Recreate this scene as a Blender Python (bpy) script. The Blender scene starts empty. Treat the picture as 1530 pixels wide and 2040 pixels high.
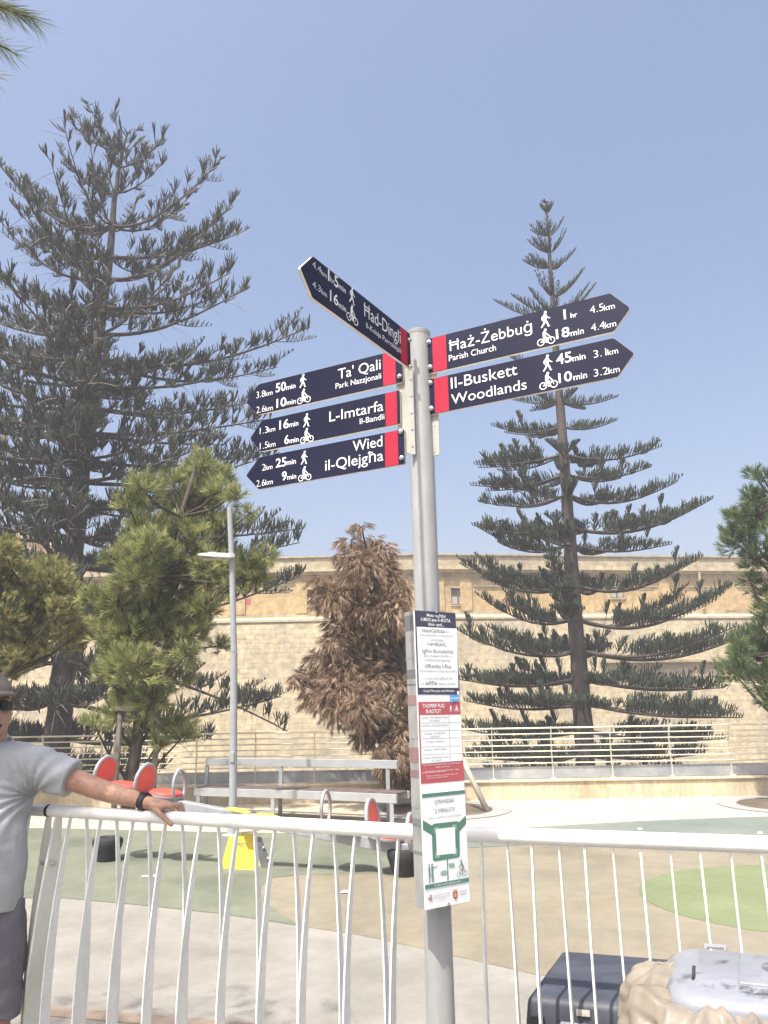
import bpy, bmesh, math, random
from mathutils import Vector as V, Matrix

sc = bpy.context.scene
R = math.radians
PI = math.pi

# ------------------------------------------------------------------ camera
PITCH, ROLL, EYE = R(14.12), R(1.0), 1.6
cp, sp = math.cos(PITCH), math.sin(PITCH)
CF = V((0, cp, sp))
U0 = V((0, -sp, cp))
CR = V((1, 0, 0)) * math.cos(ROLL) - U0 * math.sin(ROLL)
CU = V((1, 0, 0)) * math.sin(ROLL) + U0 * math.cos(ROLL)
CAM = V((0, 0, EYE))
cd = bpy.data.cameras.new('camera')
cam = bpy.data.objects.new('camera', cd)
sc.collection.objects.link(cam)
cd.sensor_fit = 'HORIZONTAL'; cd.sensor_width = 36; cd.lens = 36
cd.clip_start = 0.05; cd.clip_end = 6000
m3 = Matrix((CR, CU, -CF)).transposed()
cam.matrix_world = Matrix.Translation(CAM) @ m3.to_4x4()
sc.camera = cam

# survey helpers: where a sight line through photo pixel (x, y) meets a real plane of the place
def ray(x, y): return CF + CR * ((x - 765) / 1530) + CU * ((1020 - y) / 1530)
def at_z(x, y, z):
    d = ray(x, y); return CAM + d * ((z - EYE) / d.z)
def at_y(x, y, Y):
    d = ray(x, y); return CAM + d * (Y / d.y)
def at_plane(x, y, p, n):
    d = ray(x, y); return CAM + d * ((p - CAM).dot(n) / d.dot(n))

# ------------------------------------------------------------------ sky, sun, exposure
TO_SUN = V((-0.25, -0.40, 0.88)).normalized()
elev = math.asin(TO_SUN.z)
azim = math.atan2(TO_SUN.x, TO_SUN.y)
w = bpy.data.worlds.new('World'); sc.world = w; w.use_nodes = True
nt = w.node_tree
bg = nt.nodes['Background']
sky = nt.nodes.new('ShaderNodeTexSky'); sky.sky_type = 'NISHITA'; sky.sun_disc = False
sky.sun_elevation = elev; sky.sun_rotation = azim
sky.altitude = 150; sky.air_density = 1.0; sky.dust_density = 8.0; sky.ozone_density = 3.0
nt.links.new(sky.outputs[0], bg.inputs[0]); bg.inputs[1].default_value = 0.14
sd = bpy.data.lights.new('sun', 'SUN'); sd.energy = 4.0; sd.angle = R(0.55); sd.color = (1.0, 0.955, 0.87)
sun = bpy.data.objects.new('sun', sd); sc.collection.objects.link(sun)
sun.rotation_euler = TO_SUN.to_track_quat('Z', 'Y').to_euler()
sc.view_settings.view_transform = 'Standard'; sc.view_settings.look = 'None'
sc.view_settings.exposure = 0.95; sc.view_settings.gamma = 1.0
sc.render.film_transparent = False

# ------------------------------------------------------------------ scene graph helpers
ROOT_LOC = {}
def tag(o, label=None, cat=None, group=None, kind=None):
    if label: o['label'] = label
    if cat: o['category'] = cat
    if group: o['group'] = group
    if kind: o['kind'] = kind
    return o
def thing(name, loc, label, cat, group=None):
    o = bpy.data.objects.new(name, None); sc.collection.objects.link(o)
    o.empty_display_size = 0.1
    o.location = loc
    ROOT_LOC[o.name] = V(loc)
    return tag(o, label, cat, group)
def origin_of(o):
    v = V((0, 0, 0))
    while o is not None:
        v = v + V(o.location); o = o.parent
    return v
class MB:
    """collects faces in world coordinates, then links them as ONE mesh object"""
    def __init__(s): s.v = []; s.f = []; s.m = []
    def add(s, vs, fs, mi=0):
        b = len(s.v); s.v.extend([tuple(x) for x in vs])
        for f in fs: s.f.append([b + i for i in f]); s.m.append(mi)
    def box(s, c, size, ax=None, mi=0):
        c = V(c); hx, hy, hz = [k / 2 for k in size]
        X, Y, Z = ax if ax else (V((1, 0, 0)), V((0, 1, 0)), V((0, 0, 1)))
        vs = [c + X * (i * hx) + Y * (j * hy) + Z * (k * hz) for k in (-1, 1) for j in (-1, 1) for i in (-1, 1)]
        s.add(vs, [(0, 2, 3, 1), (4, 5, 7, 6), (0, 1, 5, 4), (2, 6, 7, 3), (0, 4, 6, 2), (1, 3, 7, 5)], mi)
    def beam(s, a, b, wd, ht, up=V((0, 0, 1)), mi=0):
        a, b = V(a), V(b); X = (b - a); L = X.length; X = X / L
        Y = up.cross(X).normalized(); Z = X.cross(Y)
        s.box((a + b) / 2, (L, wd, ht), (X, Y, Z), mi)
    def tube(s, pts, rad, n=10, cap=True, mi=0):
        pts = [V(p) for p in pts]
        if not hasattr(rad, '__len__'): rad = [rad] * len(pts)
        prev = None; vs = []
        for i, p in enumerate(pts):
            t = (pts[min(i + 1, len(pts) - 1)] - pts[max(i - 1, 0)])
            t = t.normalized() if t.length > 1e-9 else V((0, 0, 1))
            if prev is None:
                a = V((0, 0, 1)) if abs(t.z) < 0.9 else V((1, 0, 0))
                x = a.cross(t).normalized()
            else:
                x = (prev - t * prev.dot(t)).normalized()
            prev = x; y = t.cross(x)
            for k in range(n):
                an = 2 * PI * k / n
                vs.append(p + (x * math.cos(an) + y * math.sin(an)) * rad[i])
        fs = []
        for i in range(len(pts) - 1):
            for k in range(n):
                k2 = (k + 1) % n
                fs.append((i * n + k, i * n + k2, (i + 1) * n + k2, (i + 1) * n + k))
        if cap:
            fs.append(tuple(range(n - 1, -1, -1))); fs.append(tuple((len(pts) - 1) * n + k for k in range(n)))
        s.add(vs, fs, mi)
    def prism(s, poly, depth, mi=0):
        """poly: 3-D points in a plane; depth: extrusion vector"""
        poly = [V(p) for p in poly]; depth = V(depth); n = len(poly)
        s.add(poly + [p + depth for p in poly],
              [tuple(range(n))[::-1], tuple(range(n, 2 * n))] + [(i, (i + 1) % n, n + (i + 1) % n, n + i) for i in range(n)], mi)
    def lathe(s, c, prof, axis=V((0, 0, 1)), n=24, mi=0):
        c = V(c); axis = V(axis).normalized()
        a = V((0, 0, 1)) if abs(axis.z) < 0.9 else V((1, 0, 0))
        x = a.cross(axis).normalized(); y = axis.cross(x)
        vs = []
        for (r, h) in prof:
            for k in range(n):
                an = 2 * PI * k / n
                vs.append(c + axis * h + (x * math.cos(an) + y * math.sin(an)) * r)
        fs = []
        for i in range(len(prof) - 1):
            for k in range(n):
                k2 = (k + 1) % n
                fs.append((i * n + k, i * n + k2, (i + 1) * n + k2, (i + 1) * n + k))
        fs.append(tuple(range(n - 1, -1, -1))); fs.append(tuple((len(prof) - 1) * n + k for k in range(n)))
        s.add(vs, fs, mi)
    def ell(s, c, rad, ax=None, nu=16, nv=10, mi=0):
        c = V(c); X, Y, Z = ax if ax else (V((1, 0, 0)), V((0, 1, 0)), V((0, 0, 1)))
        vs = [c - Z * rad[2]]
        for j in range(1, nv):
            th = -PI / 2 + PI * j / nv
            for k in range(nu):
                an = 2 * PI * k / nu
                vs.append(c + X * (rad[0] * math.cos(th) * math.cos(an)) + Y * (rad[1] * math.cos(th) * math.sin(an)) + Z * (rad[2] * math.sin(th)))
        vs.append(c + Z * rad[2]); last = len(vs) - 1
        fs = [(0, 1 + (k + 1) % nu, 1 + k) for k in range(nu)]
        for j in range(nv - 2):
            for k in range(nu):
                k2 = (k + 1) % nu
                fs.append((1 + j * nu + k, 1 + j * nu + k2, 1 + (j + 1) * nu + k2, 1 + (j + 1) * nu + k))
        b = 1 + (nv - 2) * nu
        fs += [(b + k, b + (k + 1) % nu, last) for k in range(nu)]
        s.add(vs, fs, mi)
    def capsule(s, a, b, ra, rb, n=14):
        a, b = V(a), V(b); s.tube([a, b], [ra, rb], n)
        s.ell(a, (ra, ra, ra), None, n, 8); s.ell(b, (rb, rb, rb), None, n, 8)
    def build(s, name, mats, parent=None, smooth=False, bevel=0, seg=2, fix=False, autosmooth=None):
        o0 = origin_of(parent) if parent is not None else V((0, 0, 0))
        me = bpy.data.meshes.new(name)
        me.from_pydata([(x - o0.x, y - o0.y, z - o0.z) for x, y, z in s.v], [], s.f)
        if not isinstance(mats, (list, tuple)): mats = [mats]
        for m in mats: me.materials.append(m)
        if len(mats) > 1: me.polygons.foreach_set('material_index', s.m)
        if fix or bevel:
            bm = bmesh.new(); bm.from_mesh(me)
            bmesh.ops.recalc_face_normals(bm, faces=bm.faces)
            if bevel:
                es = [e for e in bm.edges if len(e.link_faces) == 2 and e.calc_face_angle(0) > 0.5]
                bmesh.ops.bevel(bm, geom=es, offset=bevel, segments=seg, affect='EDGES', clamp_overlap=True, profile=0.5)
            bm.to_mesh(me); bm.free()
        if smooth:
            me.polygons.foreach_set('use_smooth', [True] * len(me.polygons))
            if autosmooth: me.set_sharp_from_angle(angle=R(autosmooth))
        me.update()
        o = bpy.data.objects.new(name, me); sc.collection.objects.link(o)
        if parent is not None: o.parent = parent
        return o

# ------------------------------------------------------------------ materials
def mat(name, cols, scale=8.0, rough=0.6, detail=6, metal=0.0, bump=0.0, bscale=60, spec=0.4, transl=0.0,
        fine=0.0, fscale=120, lo=0.35, hi=0.65, stretch=None, stain=0.0, sscale=2.2):
    m = bpy.data.materials.new(name); m.use_nodes = True
    t = m.node_tree; N = t.nodes; L = t.links
    b = N['Principled BSDF']; b.inputs['Roughness'].default_value = rough; b.inputs['Metallic'].default_value = metal
    b.inputs['Specular IOR Level'].default_value = spec
    tc = N.new('ShaderNodeTexCoord')
    src = tc.outputs['Object']
    if stretch:
        mp = N.new('ShaderNodeMapping'); mp.inputs['Scale'].default_value = stretch
        L.new(src, mp.inputs['Vector']); src = mp.outputs[0]
    if len(cols) == 1: cols = [cols[0], cols[0]]
    nz = N.new('ShaderNodeTexNoise'); nz.inputs['Scale'].default_value = scale; nz.inputs['Detail'].default_value = detail
    L.new(src, nz.inputs['Vector'])
    rp = N.new('ShaderNodeValToRGB'); e = rp.color_ramp.elements
    e[0].position = lo; e[0].color = (*cols[0], 1); e[1].position = hi; e[1].color = (*cols[-1], 1)
    for i, c in enumerate(cols[1:-1]):
        q = e.new(lo + (hi - lo) * (i + 1) / (len(cols) - 1)); q.color = (*c, 1)
    L.new(nz.outputs['Fac'], rp.inputs['Fac'])
    col = rp.outputs['Color']
    if fine:
        n2 = N.new('ShaderNodeTexNoise'); n2.inputs['Scale'].default_value = fscale; n2.inputs['Detail'].default_value = 3
        L.new(src, n2.inputs['Vector'])
        mr = N.new('ShaderNodeMapRange'); mr.inputs['From Min'].default_value = 0.3; mr.inputs['From Max'].default_value = 0.7
        mr.inputs['To Min'].default_value = 1 - fine; mr.inputs['To Max'].default_value = 1 + fine
        L.new(n2.outputs['Fac'], mr.inputs['Value'])
        mx = N.new('ShaderNodeMix'); mx.data_type = 'RGBA'; mx.blend_type = 'MULTIPLY'; mx.inputs[0].default_value = 1
        L.new(col, mx.inputs[6]); L.new(mr.outputs[0], mx.inputs[7]); col = mx.outputs[2]
    if stain:
        for q, (ss, lo_, hi_) in enumerate(((sscale, .38, .66), (sscale * 6.3, .30, .62))):
            n4 = N.new('ShaderNodeTexNoise'); n4.inputs['Scale'].default_value = ss; n4.inputs['Detail'].default_value = 9; n4.inputs['Roughness'].default_value = .72; n4.inputs['Distortion'].default_value = .5
            L.new(src, n4.inputs['Vector'])
            m5 = N.new('ShaderNodeMapRange'); m5.inputs['From Min'].default_value = lo_; m5.inputs['From Max'].default_value = hi_
            m5.inputs['To Min'].default_value = 1 - stain * (1 - .4 * q); m5.inputs['To Max'].default_value = 1 + stain * .4
            L.new(n4.outputs['Fac'], m5.inputs['Value'])
            m6 = N.new('ShaderNodeMix'); m6.data_type = 'RGBA'; m6.blend_type = 'MULTIPLY'; m6.inputs[0].default_value = 1
            L.new(col, m6.inputs[6]); L.new(m5.outputs[0], m6.inputs[7]); col = m6.outputs[2]
    L.new(col, b.inputs['Base Color'])
    if bump:
        n3 = N.new('ShaderNodeTexNoise'); n3.inputs['Scale'].default_value = bscale; n3.inputs['Detail'].default_value = 5
        L.new(src, n3.inputs['Vector'])
        bp = N.new('ShaderNodeBump'); bp.inputs['Strength'].default_value = bump; bp.inputs['Distance'].default_value = 0.02
        L.new(n3.outputs['Fac'], bp.inputs['Height']); L.new(bp.outputs[0], b.inputs['Normal'])
    if transl:
        tr = N.new('ShaderNodeBsdfTranslucent'); L.new(col, tr.inputs['Color'])
        ms = N.new('ShaderNodeMixShader'); ms.inputs[0].default_value = transl
        L.new(b.outputs[0], ms.inputs[1]); L.new(tr.outputs[0], ms.inputs[2])
        L.new(ms.outputs[0], N['Material Output'].inputs['Surface'])
    return m

def stone_mat(name, a, b_, mortar, bw=0.75, bh=0.34, stain=0.6, axis='XZ', grime=(0.25, 0.23, 0.20), bumpy=0.5):
    m = bpy.data.materials.new(name); m.use_nodes = True
    t = m.node_tree; N = t.nodes; L = t.links
    b = N['Principled BSDF']; b.inputs['Roughness'].default_value = 0.9; b.inputs['Specular IOR Level'].default_value = 0.15
    tc = N.new('ShaderNodeTexCoord'); sx = N.new('ShaderNodeSeparateXYZ'); L.new(tc.outputs['Object'], sx.inputs[0])
    cx = N.new('ShaderNodeCombineXYZ'); L.new(sx.outputs['X'], cx.inputs['X']); L.new(sx.outputs['Z'], cx.inputs['Y'])
    wob = N.new('ShaderNodeTexNoise'); wob.inputs['Scale'].default_value = 1.3; L.new(tc.outputs['Object'], wob.inputs['Vector'])
    vm = N.new('ShaderNodeVectorMath'); vm.operation = 'SCALE'; vm.inputs['Scale'].default_value = 0.17
    L.new(wob.outputs['Color'], vm.inputs[0])
    va = N.new('ShaderNodeVectorMath'); va.operation = 'ADD'; L.new(cx.outputs[0], va.inputs[0]); L.new(vm.outputs[0], va.inputs[1])
    br = N.new('ShaderNodeTexBrick'); L.new(va.outputs[0], br.inputs['Vector'])
    br.inputs['Scale'].default_value = 1.0; br.inputs['Brick Width'].default_value = bw; br.inputs['Row Height'].default_value = bh
    br.inputs['Mortar Size'].default_value = 0.012; br.inputs['Mortar Smooth'].default_value = 0.4; br.inputs['Bias'].default_value = -0.1
    br.inputs['Color1'].default_value = (*a, 1); br.inputs['Color2'].default_value = (*b_, 1); br.inputs['Mortar'].default_value = (*mortar, 1)
    n1 = N.new('ShaderNodeTexNoise'); n1.inputs['Scale'].default_value = 0.28; n1.inputs['Detail'].default_value = 9; n1.inputs['Roughness'].default_value = 0.68
    mp = N.new('ShaderNodeMapping'); mp.inputs['Scale'].default_value = (1, 1, 0.8); L.new(tc.outputs['Object'], mp.inputs[0]); L.new(mp.outputs[0], n1.inputs['Vector'])
    r1 = N.new('ShaderNodeValToRGB'); r1.color_ramp.elements[0].position = 0.46; r1.color_ramp.elements[0].color = (0, 0, 0, 1)
    r1.color_ramp.elements[1].position = 0.66; r1.color_ramp.elements[1].color = (stain, stain, stain, 1)
    L.new(n1.outputs['Fac'], r1.inputs[0])
    mx = N.new('ShaderNodeMix'); mx.data_type = 'RGBA'; L.new(r1.outputs[0], mx.inputs[0]); L.new(br.outputs['Color'], mx.inputs[6]); mx.inputs[7].default_value = (*grime, 1)
    n2 = N.new('ShaderNodeTexNoise'); n2.inputs['Scale'].default_value = 2.6; n2.inputs['Detail'].default_value = 8; n2.inputs['Roughness'].default_value = 0.7
    L.new(tc.outputs['Object'], n2.inputs['Vector'])
    mr = N.new('ShaderNodeMapRange'); mr.inputs[1].default_value = 0.3; mr.inputs[2].default_value = 0.7; mr.inputs[3].default_value = 0.6; mr.inputs[4].default_value = 1.25
    L.new(n2.outputs['Fac'], mr.inputs[0])
    m2 = N.new('ShaderNodeMix'); m2.data_type = 'RGBA'; m2.blend_type = 'MULTIPLY'; m2.inputs[0].default_value = 1
    L.new(mx.outputs[2], m2.inputs[6]); L.new(mr.outputs[0], m2.inputs[7])
    L.new(m2.outputs[2], b.inputs['Base Color'])
    ad = N.new('ShaderNodeMath'); ad.operation = 'MULTIPLY_ADD'; ad.inputs[1].default_value = -0.5
    L.new(br.outputs['Fac'], ad.inputs[0]); L.new(n2.outputs['Fac'], ad.inputs[2])
    bp = N.new('ShaderNodeBump'); bp.inputs['Strength'].default_value = bumpy; bp.inputs['Distance'].default_value = 0.06
    L.new(ad.outputs[0], bp.inputs['Height']); L.new(bp.outputs[0], b.inputs['Normal'])
    return m

M = {}
M['white'] = mat('white_paint', [(.74, .73, .69), (.82, .81, .77)], 3, .38, fine=.03, fscale=40, bump=.04, bscale=90, stain=0.05, sscale=4)
M['baluster'] = mat('baluster_paint', [(.70, .69, .65), (.78, .77, .73)], 3, .45, fine=.04, fscale=50, stain=0.07, sscale=6)
M['offwhite'] = mat('weathered_white_paint', [(.60, .58, .50), (.74, .73, .66)], 2.5, .5, fine=.04, fscale=60)
M['grey_steel'] = mat('grey_painted_steel', [(.27, .28, .285), (.32, .33, .335)], 5, .45, fine=.05, fscale=50, bump=.03, bscale=80)
M['pole_grey'] = mat('pole_grey_paint', [(.30, .30, .295), (.35, .35, .345)], 4, .5, fine=.06, fscale=35, bump=.05, bscale=60, stretch=(1, 1, .25), stain=0.1, sscale=6)
M['bracket'] = mat('bracket_cream_paint', [(.38, .37, .33), (.45, .44, .40)], 9, .5, fine=.06)
M['bolt'] = mat('zinc_bolt', [(.45, .45, .46), (.6, .6, .6)], 60, .35, metal=.7)
M['navy'] = mat('navy_sign_film', [(.0085, .0095, .030), (.0135, .0145, .040)], 3, .45, fine=.05, fscale=30, spec=.22)
M['red'] = mat('red_sign_film', [(.37, .020, .048), (.42, .028, .058)], 4, .5, spec=.2)
M['letter'] = mat('white_letter_film', [(.80, .80, .80)], 4, .5)
M['signcore'] = mat('sign_core_cream', [(.70, .62, .52), (.78, .74, .66)], 6, .6)
M['paper'] = mat('poster_white', [(.72, .74, .74), (.80, .81, .80)], 3, .35, fine=.02, stain=0.04, sscale=9)
M['faded'] = mat('faded_poster_edge', [(.20, .20, .195), (.28, .28, .27), (.24, .225, .21)], 14, .5, stretch=(1, 1, .5))  # left side of the information panel: darker and greyer than the front paper
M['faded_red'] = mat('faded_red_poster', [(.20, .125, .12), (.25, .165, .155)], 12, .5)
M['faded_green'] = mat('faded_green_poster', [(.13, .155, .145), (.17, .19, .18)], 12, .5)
M['poster_navy'] = mat('poster_navy_ink', [(.05, .052, .085), (.065, .066, .10)], 6, .4)
M['poster_red'] = mat('poster_red_ink', [(.40, .085, .10), (.45, .10, .115)], 6, .4)
M['poster_green'] = mat('poster_green_ink', [(.085, .19, .14), (.10, .215, .16)], 6, .4)
M['poster_palegreen'] = mat('poster_pale_green_ink', [(.22, .38, .29)], 6, .4)
M['ink'] = mat('poster_grey_ink', [(.13, .13, .14)], 6, .5)
M['inkpale'] = mat('poster_pale_ink', [(.33, .33, .34)], 6, .5)
M['sticker'] = mat('blue_sticker', [(.10, .33, .66)], 6, .3)
M['crest_red'] = mat('crest_red_ink', [(.45, .10, .06)], 6, .4)
M['crest_gold'] = mat('crest_gold_ink', [(.50, .40, .22)], 6, .4)
M['black'] = mat('black_rubber', [(.018, .018, .02), (.03, .03, .033)], 20, .65, fine=.15, bump=.15, bscale=90)
M['blackplastic'] = mat('black_plastic', [(.012, .012, .014)], 10, .25)
M['seat_red'] = mat('red_seat_plastic', [(.66, .075, .055), (.72, .09, .065)], 6, .45, fine=.04)
M['yellow'] = mat('yellow_panel', [(.74, .60, .075), (.80, .66, .10)], 5, .45, fine=.04)
M['steel'] = mat('galvanised_steel', [(.28, .29, .305), (.36, .37, .385)], 12, .45, metal=.25, fine=.07, fscale=60)
M['darksteel'] = mat('dark_steel_panel', [(.12, .125, .14), (.17, .175, .19)], 8, .45, metal=.2)
M['slat'] = mat('dark_brown_slat', [(.075, .055, .05), (.12, .09, .08)], 6, .6, stretch=(1, 1, 8), fine=.1)
M['kick'] = mat('grey_kick_plate', [(.24, .26, .29), (.33, .35, .37), (.42, .42, .42)], 1.6, .35, metal=.15, fine=.06, stain=0.15, sscale=1.2)
M['rail_cream'] = mat('cream_rail_paint', [(.62, .58, .45), (.72, .68, .55)], 4, .5)
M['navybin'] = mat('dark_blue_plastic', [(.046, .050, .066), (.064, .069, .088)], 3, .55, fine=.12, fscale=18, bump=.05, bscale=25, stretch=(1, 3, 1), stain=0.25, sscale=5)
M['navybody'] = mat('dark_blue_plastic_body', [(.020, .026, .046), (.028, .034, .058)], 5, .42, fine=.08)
M['sticker_grey'] = mat('aged_sticker', [(.30, .29, .27), (.5, .48, .44)], 60, .5)
# limestone
M['wall'] = stone_mat('bastion_limestone', (.49, .41, .27), (.40, .335, .22), (.32, .27, .175), .62, .30, .85, grime=(.30, .265, .20))
M['upper'] = stone_mat('barracks_limestone', (.47, .345, .18), (.44, .32, .165), (.41, .30, .16), .9, .36, .35, grime=(.34, .27, .16), bumpy=.25)
M['trim'] = stone_mat('limestone_trim', (.44, .36, .23), (.41, .33, .205), (.37, .30, .185), 1.1, .5, .6, grime=(.22, .19, .14), bumpy=.3)
M['coping'] = mat('coping_limestone', [(.34, .29, .20), (.45, .385, .265), (.37, .31, .21)], .8, .9, fine=.14, fscale=6, bump=.4, bscale=4)
M['dim'] = mat('dark_opening', [(.025, .02, .017), (.045, .035, .027)], 3, .8)
M['timber'] = mat('window_timber', [(.10, .07, .045), (.15, .11, .075)], 4, .7)
M['glass'] = mat('old_window_glass', [(.12, .11, .10), (.2, .18, .16)], 2, .15)
M['blocked'] = mat('blocked_opening', [(.14, .085, .042), (.21, .135, .07)], 2, .9, fine=.2, fscale=9)
M['redcloth'] = mat('red_shutter', [(.36, .10, .09)], 3, .7)
# grounds
M['green_rubber'] = mat('sage_rubber', [(.132, .143, .104), (.165, .174, .128), (.148, .155, .118)], .9, .9, fine=.16, fscale=160, bump=.25, bscale=150, spec=.2, stain=0.16, sscale=0.9)
M['blue_rubber'] = mat('blue_grey_rubber', [(.150, .175, .155), (.185, .205, .175)], .8, .9, fine=.14, fscale=160, bump=.25, bscale=150, spec=.2, stain=0.14, sscale=0.8)
M['beige_rubber'] = mat('beige_rubber', [(.195, .172, .125), (.230, .203, .150), (.205, .186, .142)], .7, .9, fine=.15, fscale=170, bump=.25, bscale=150, spec=.2, stain=0.16, sscale=0.8)
M['lime_rubber'] = mat('lime_rubber', [(.150, .176, .092), (.172, .197, .106)], .8, .9, fine=.15, fscale=170, bump=.25, bscale=150, spec=.2, stain=0.12, sscale=1.2)
M['concrete'] = mat('pale_concrete', [(.215, .203, .175), (.265, .25, .22), (.24, .226, .198)], .8, .92, fine=.20, fscale=190, bump=.35, bscale=160, spec=.2, stain=0.14, sscale=1.1)
M['paving'] = mat('cream_paving', [(.46, .40, .29), (.53, .465, .345), (.42, .355, .255)], .9, .9, fine=.10, fscale=22, bump=.2, bscale=40, spec=.2, stain=0.16, sscale=1.4)
M['plinth'] = mat('parapet_render', [(.44, .36, .24), (.54, .46, .32), (.48, .42, .31)], .8, .9, fine=.12, fscale=20, stretch=(1, 1, .5), bump=.2, bscale=15, stain=0.22, sscale=1.6)
M['ditch'] = mat('ditch_soil', [(.16, .125, .08), (.24, .20, .13)], .2, .95, fine=.2, fscale=4)
M['soil'] = mat('pit_soil', [(.08, .062, .045), (.14, .11, .08)], 3, .95, fine=.3, fscale=50, bump=.5, bscale=50)
M['kerb'] = mat('grey_tree_ring', [(.25, .245, .235), (.31, .30, .29)], 3, .9, fine=.1)
M['edging'] = mat('brown_edging', [(.19, .145, .11), (.25, .20, .155)], 3, .9, fine=.1)
# plants
M['bark'] = mat('grey_brown_bark', [(.034, .026, .021), (.072, .056, .046), (.047, .037, .031)], 3, .9, fine=.25, fscale=22, bump=.7, bscale=12, stretch=(1, 1, .35))
M['twig'] = mat('grey_twig', [(.12, .10, .085), (.19, .165, .14)], 3, .9)
M['pale_twig'] = mat('pale_dead_twig', [(.26, .235, .20), (.36, .33, .29)], 3, .9)
def leaf(n, c): return mat(n, [tuple(x * .85 for x in c), tuple(x * 1.15 for x in c)], 1.2, .6, transl=.25, spec=.25)
NORF = [leaf('araucaria_dark', (0.029, 0.043, 0.030)), leaf('araucaria_mid', (0.043, 0.060, 0.036)), leaf('araucaria_light', (0.067, 0.084, 0.048))]
NORF_L = [leaf('araucaria_grey', (0.036, 0.048, 0.037)), leaf('araucaria_greymid', (0.053, 0.065, 0.046)), leaf('araucaria_olive', (0.082, 0.089, 0.053))]
PINE = [leaf('pine_dark', (.135, .160, .062)), leaf('pine_mid', (.27, .29, .112)), leaf('pine_yellow', (.41, .41, .17))]
OLIVE = [leaf('olive_dark', (.17, .175, .068)), leaf('olive_mid', (.33, .315, .13)), leaf('olive_yellow', (.46, .42, .18))]
RPINE = [leaf('rpine_dark', (0.070, 0.115, 0.053)), leaf('rpine_mid', (0.121, 0.168, 0.070)), leaf('rpine_light', (0.187, 0.234, 0.090))]
BROWN = [leaf('dead_dark', (.185, .13, .090)), leaf('dead_mid', (.30, .205, .142)), leaf('dead_light', (.42, .31, .22))]
# person
M['skin'] = mat('sunned_skin', [(.33, .185, .125), (.41, .24, .165), (.37, .20, .14)], 14, .52, fine=.12, fscale=90, bump=.08, bscale=120)
M['shirt'] = mat('grey_polo_jersey', [(.33, .337, .347), (.385, .392, .402)], 5, .85, fine=.08, fscale=220, bump=.25, bscale=7)
M['shorts'] = mat('purple_grey_cotton', [(.115, .105, .125), (.15, .138, .16)], 6, .85, fine=.07, fscale=160, bump=.45, bscale=9)
M['cap'] = mat('khaki_cap', [(.125, .105, .085), (.17, .145, .118)], 10, .85, fine=.06, fscale=150)
M['lens'] = mat('dark_lens', [(.008, .009, .016)], 5, .12)
M['lips'] = mat('lips', [(.30, .13, .10)], 20, .5)
M['mouth'] = mat('mouth_dark', [(.05, .02, .018)], 20, .5)
M['hair'] = mat('short_brown_hair', [(.055, .038, .026), (.09, .065, .045)], 60, .7, bump=.5, bscale=120)
M['binlid'] = None
def bin_lid_mat():
    m = mat('pale_grey_plastic', [(.185, .195, .222), (.235, .245, .272)], 4, .42, fine=.05, fscale=40)
    t = m.node_tree; N = t.nodes; L = t.links; b = N['Principled BSDF']
    src = b.inputs['Base Color'].links[0].from_socket
    tc = N.new('ShaderNodeTexCoord')
    n = N.new('ShaderNodeTexNoise'); n.inputs['Scale'].default_value = 9; n.inputs['Detail'].default_value = 10; n.inputs['Roughness'].default_value = .75
    mp = N.new('ShaderNodeMapping'); mp.inputs['Scale'].default_value = (1, 1.6, 1); L.new(tc.outputs['Object'], mp.inputs[0]); L.new(mp.outputs[0], n.inputs['Vector'])
    r = N.new('ShaderNodeValToRGB'); r.color_ramp.elements[0].position = .56; r.color_ramp.elements[1].position = .66
    L.new(n.outputs['Fac'], r.inputs[0])
    mx = N.new('ShaderNodeMix'); mx.data_type = 'RGBA'; L.new(r.outputs[0], mx.inputs[0]); L.new(src, mx.inputs[6]); mx.inputs[7].default_value = (.055, .055, .065, 1)
    L.new(mx.outputs[2], b.inputs['Base Color']); return m
M['binlid'] = bin_lid_mat()
M['binbody'] = mat('bin_body_grey', [(.16, .165, .18)], 5, .5)
def bag_mat():
    m = mat('beige_plastic_bag', [(.255, .215, .165), (.35, .305, .245)], 7, .13, spec=.8, transl=.3)
    return m
M['bag'] = bag_mat()

# ------------------------------------------------------------------ text and icons
_tc = {}
def text_shape(s, bold=0.0):
    k = (s, bold)
    if k in _tc: return _tc[k]
    cu = bpy.data.curves.new('lettering', 'FONT'); cu.body = s; cu.size = 1; cu.fill_mode = 'FRONT'; cu.resolution_u = 3
    cu.offset = bold
    o = bpy.data.objects.new('lettering', cu); sc.collection.objects.link(o)
    dg = bpy.context.evaluated_depsgraph_get()
    me = o.evaluated_get(dg).to_mesh()
    vs = [(v.co.x, v.co.y) for v in me.vertices]; fs = [tuple(p.vertices) for p in me.polygons]
    o.evaluated_get(dg).to_mesh_clear()
    bpy.data.objects.remove(o); bpy.data.curves.remove(cu)
    _tc[k] = (vs, fs); return _tc[k]
CAPH = max(y for x, y in text_shape('H')[0])

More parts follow.
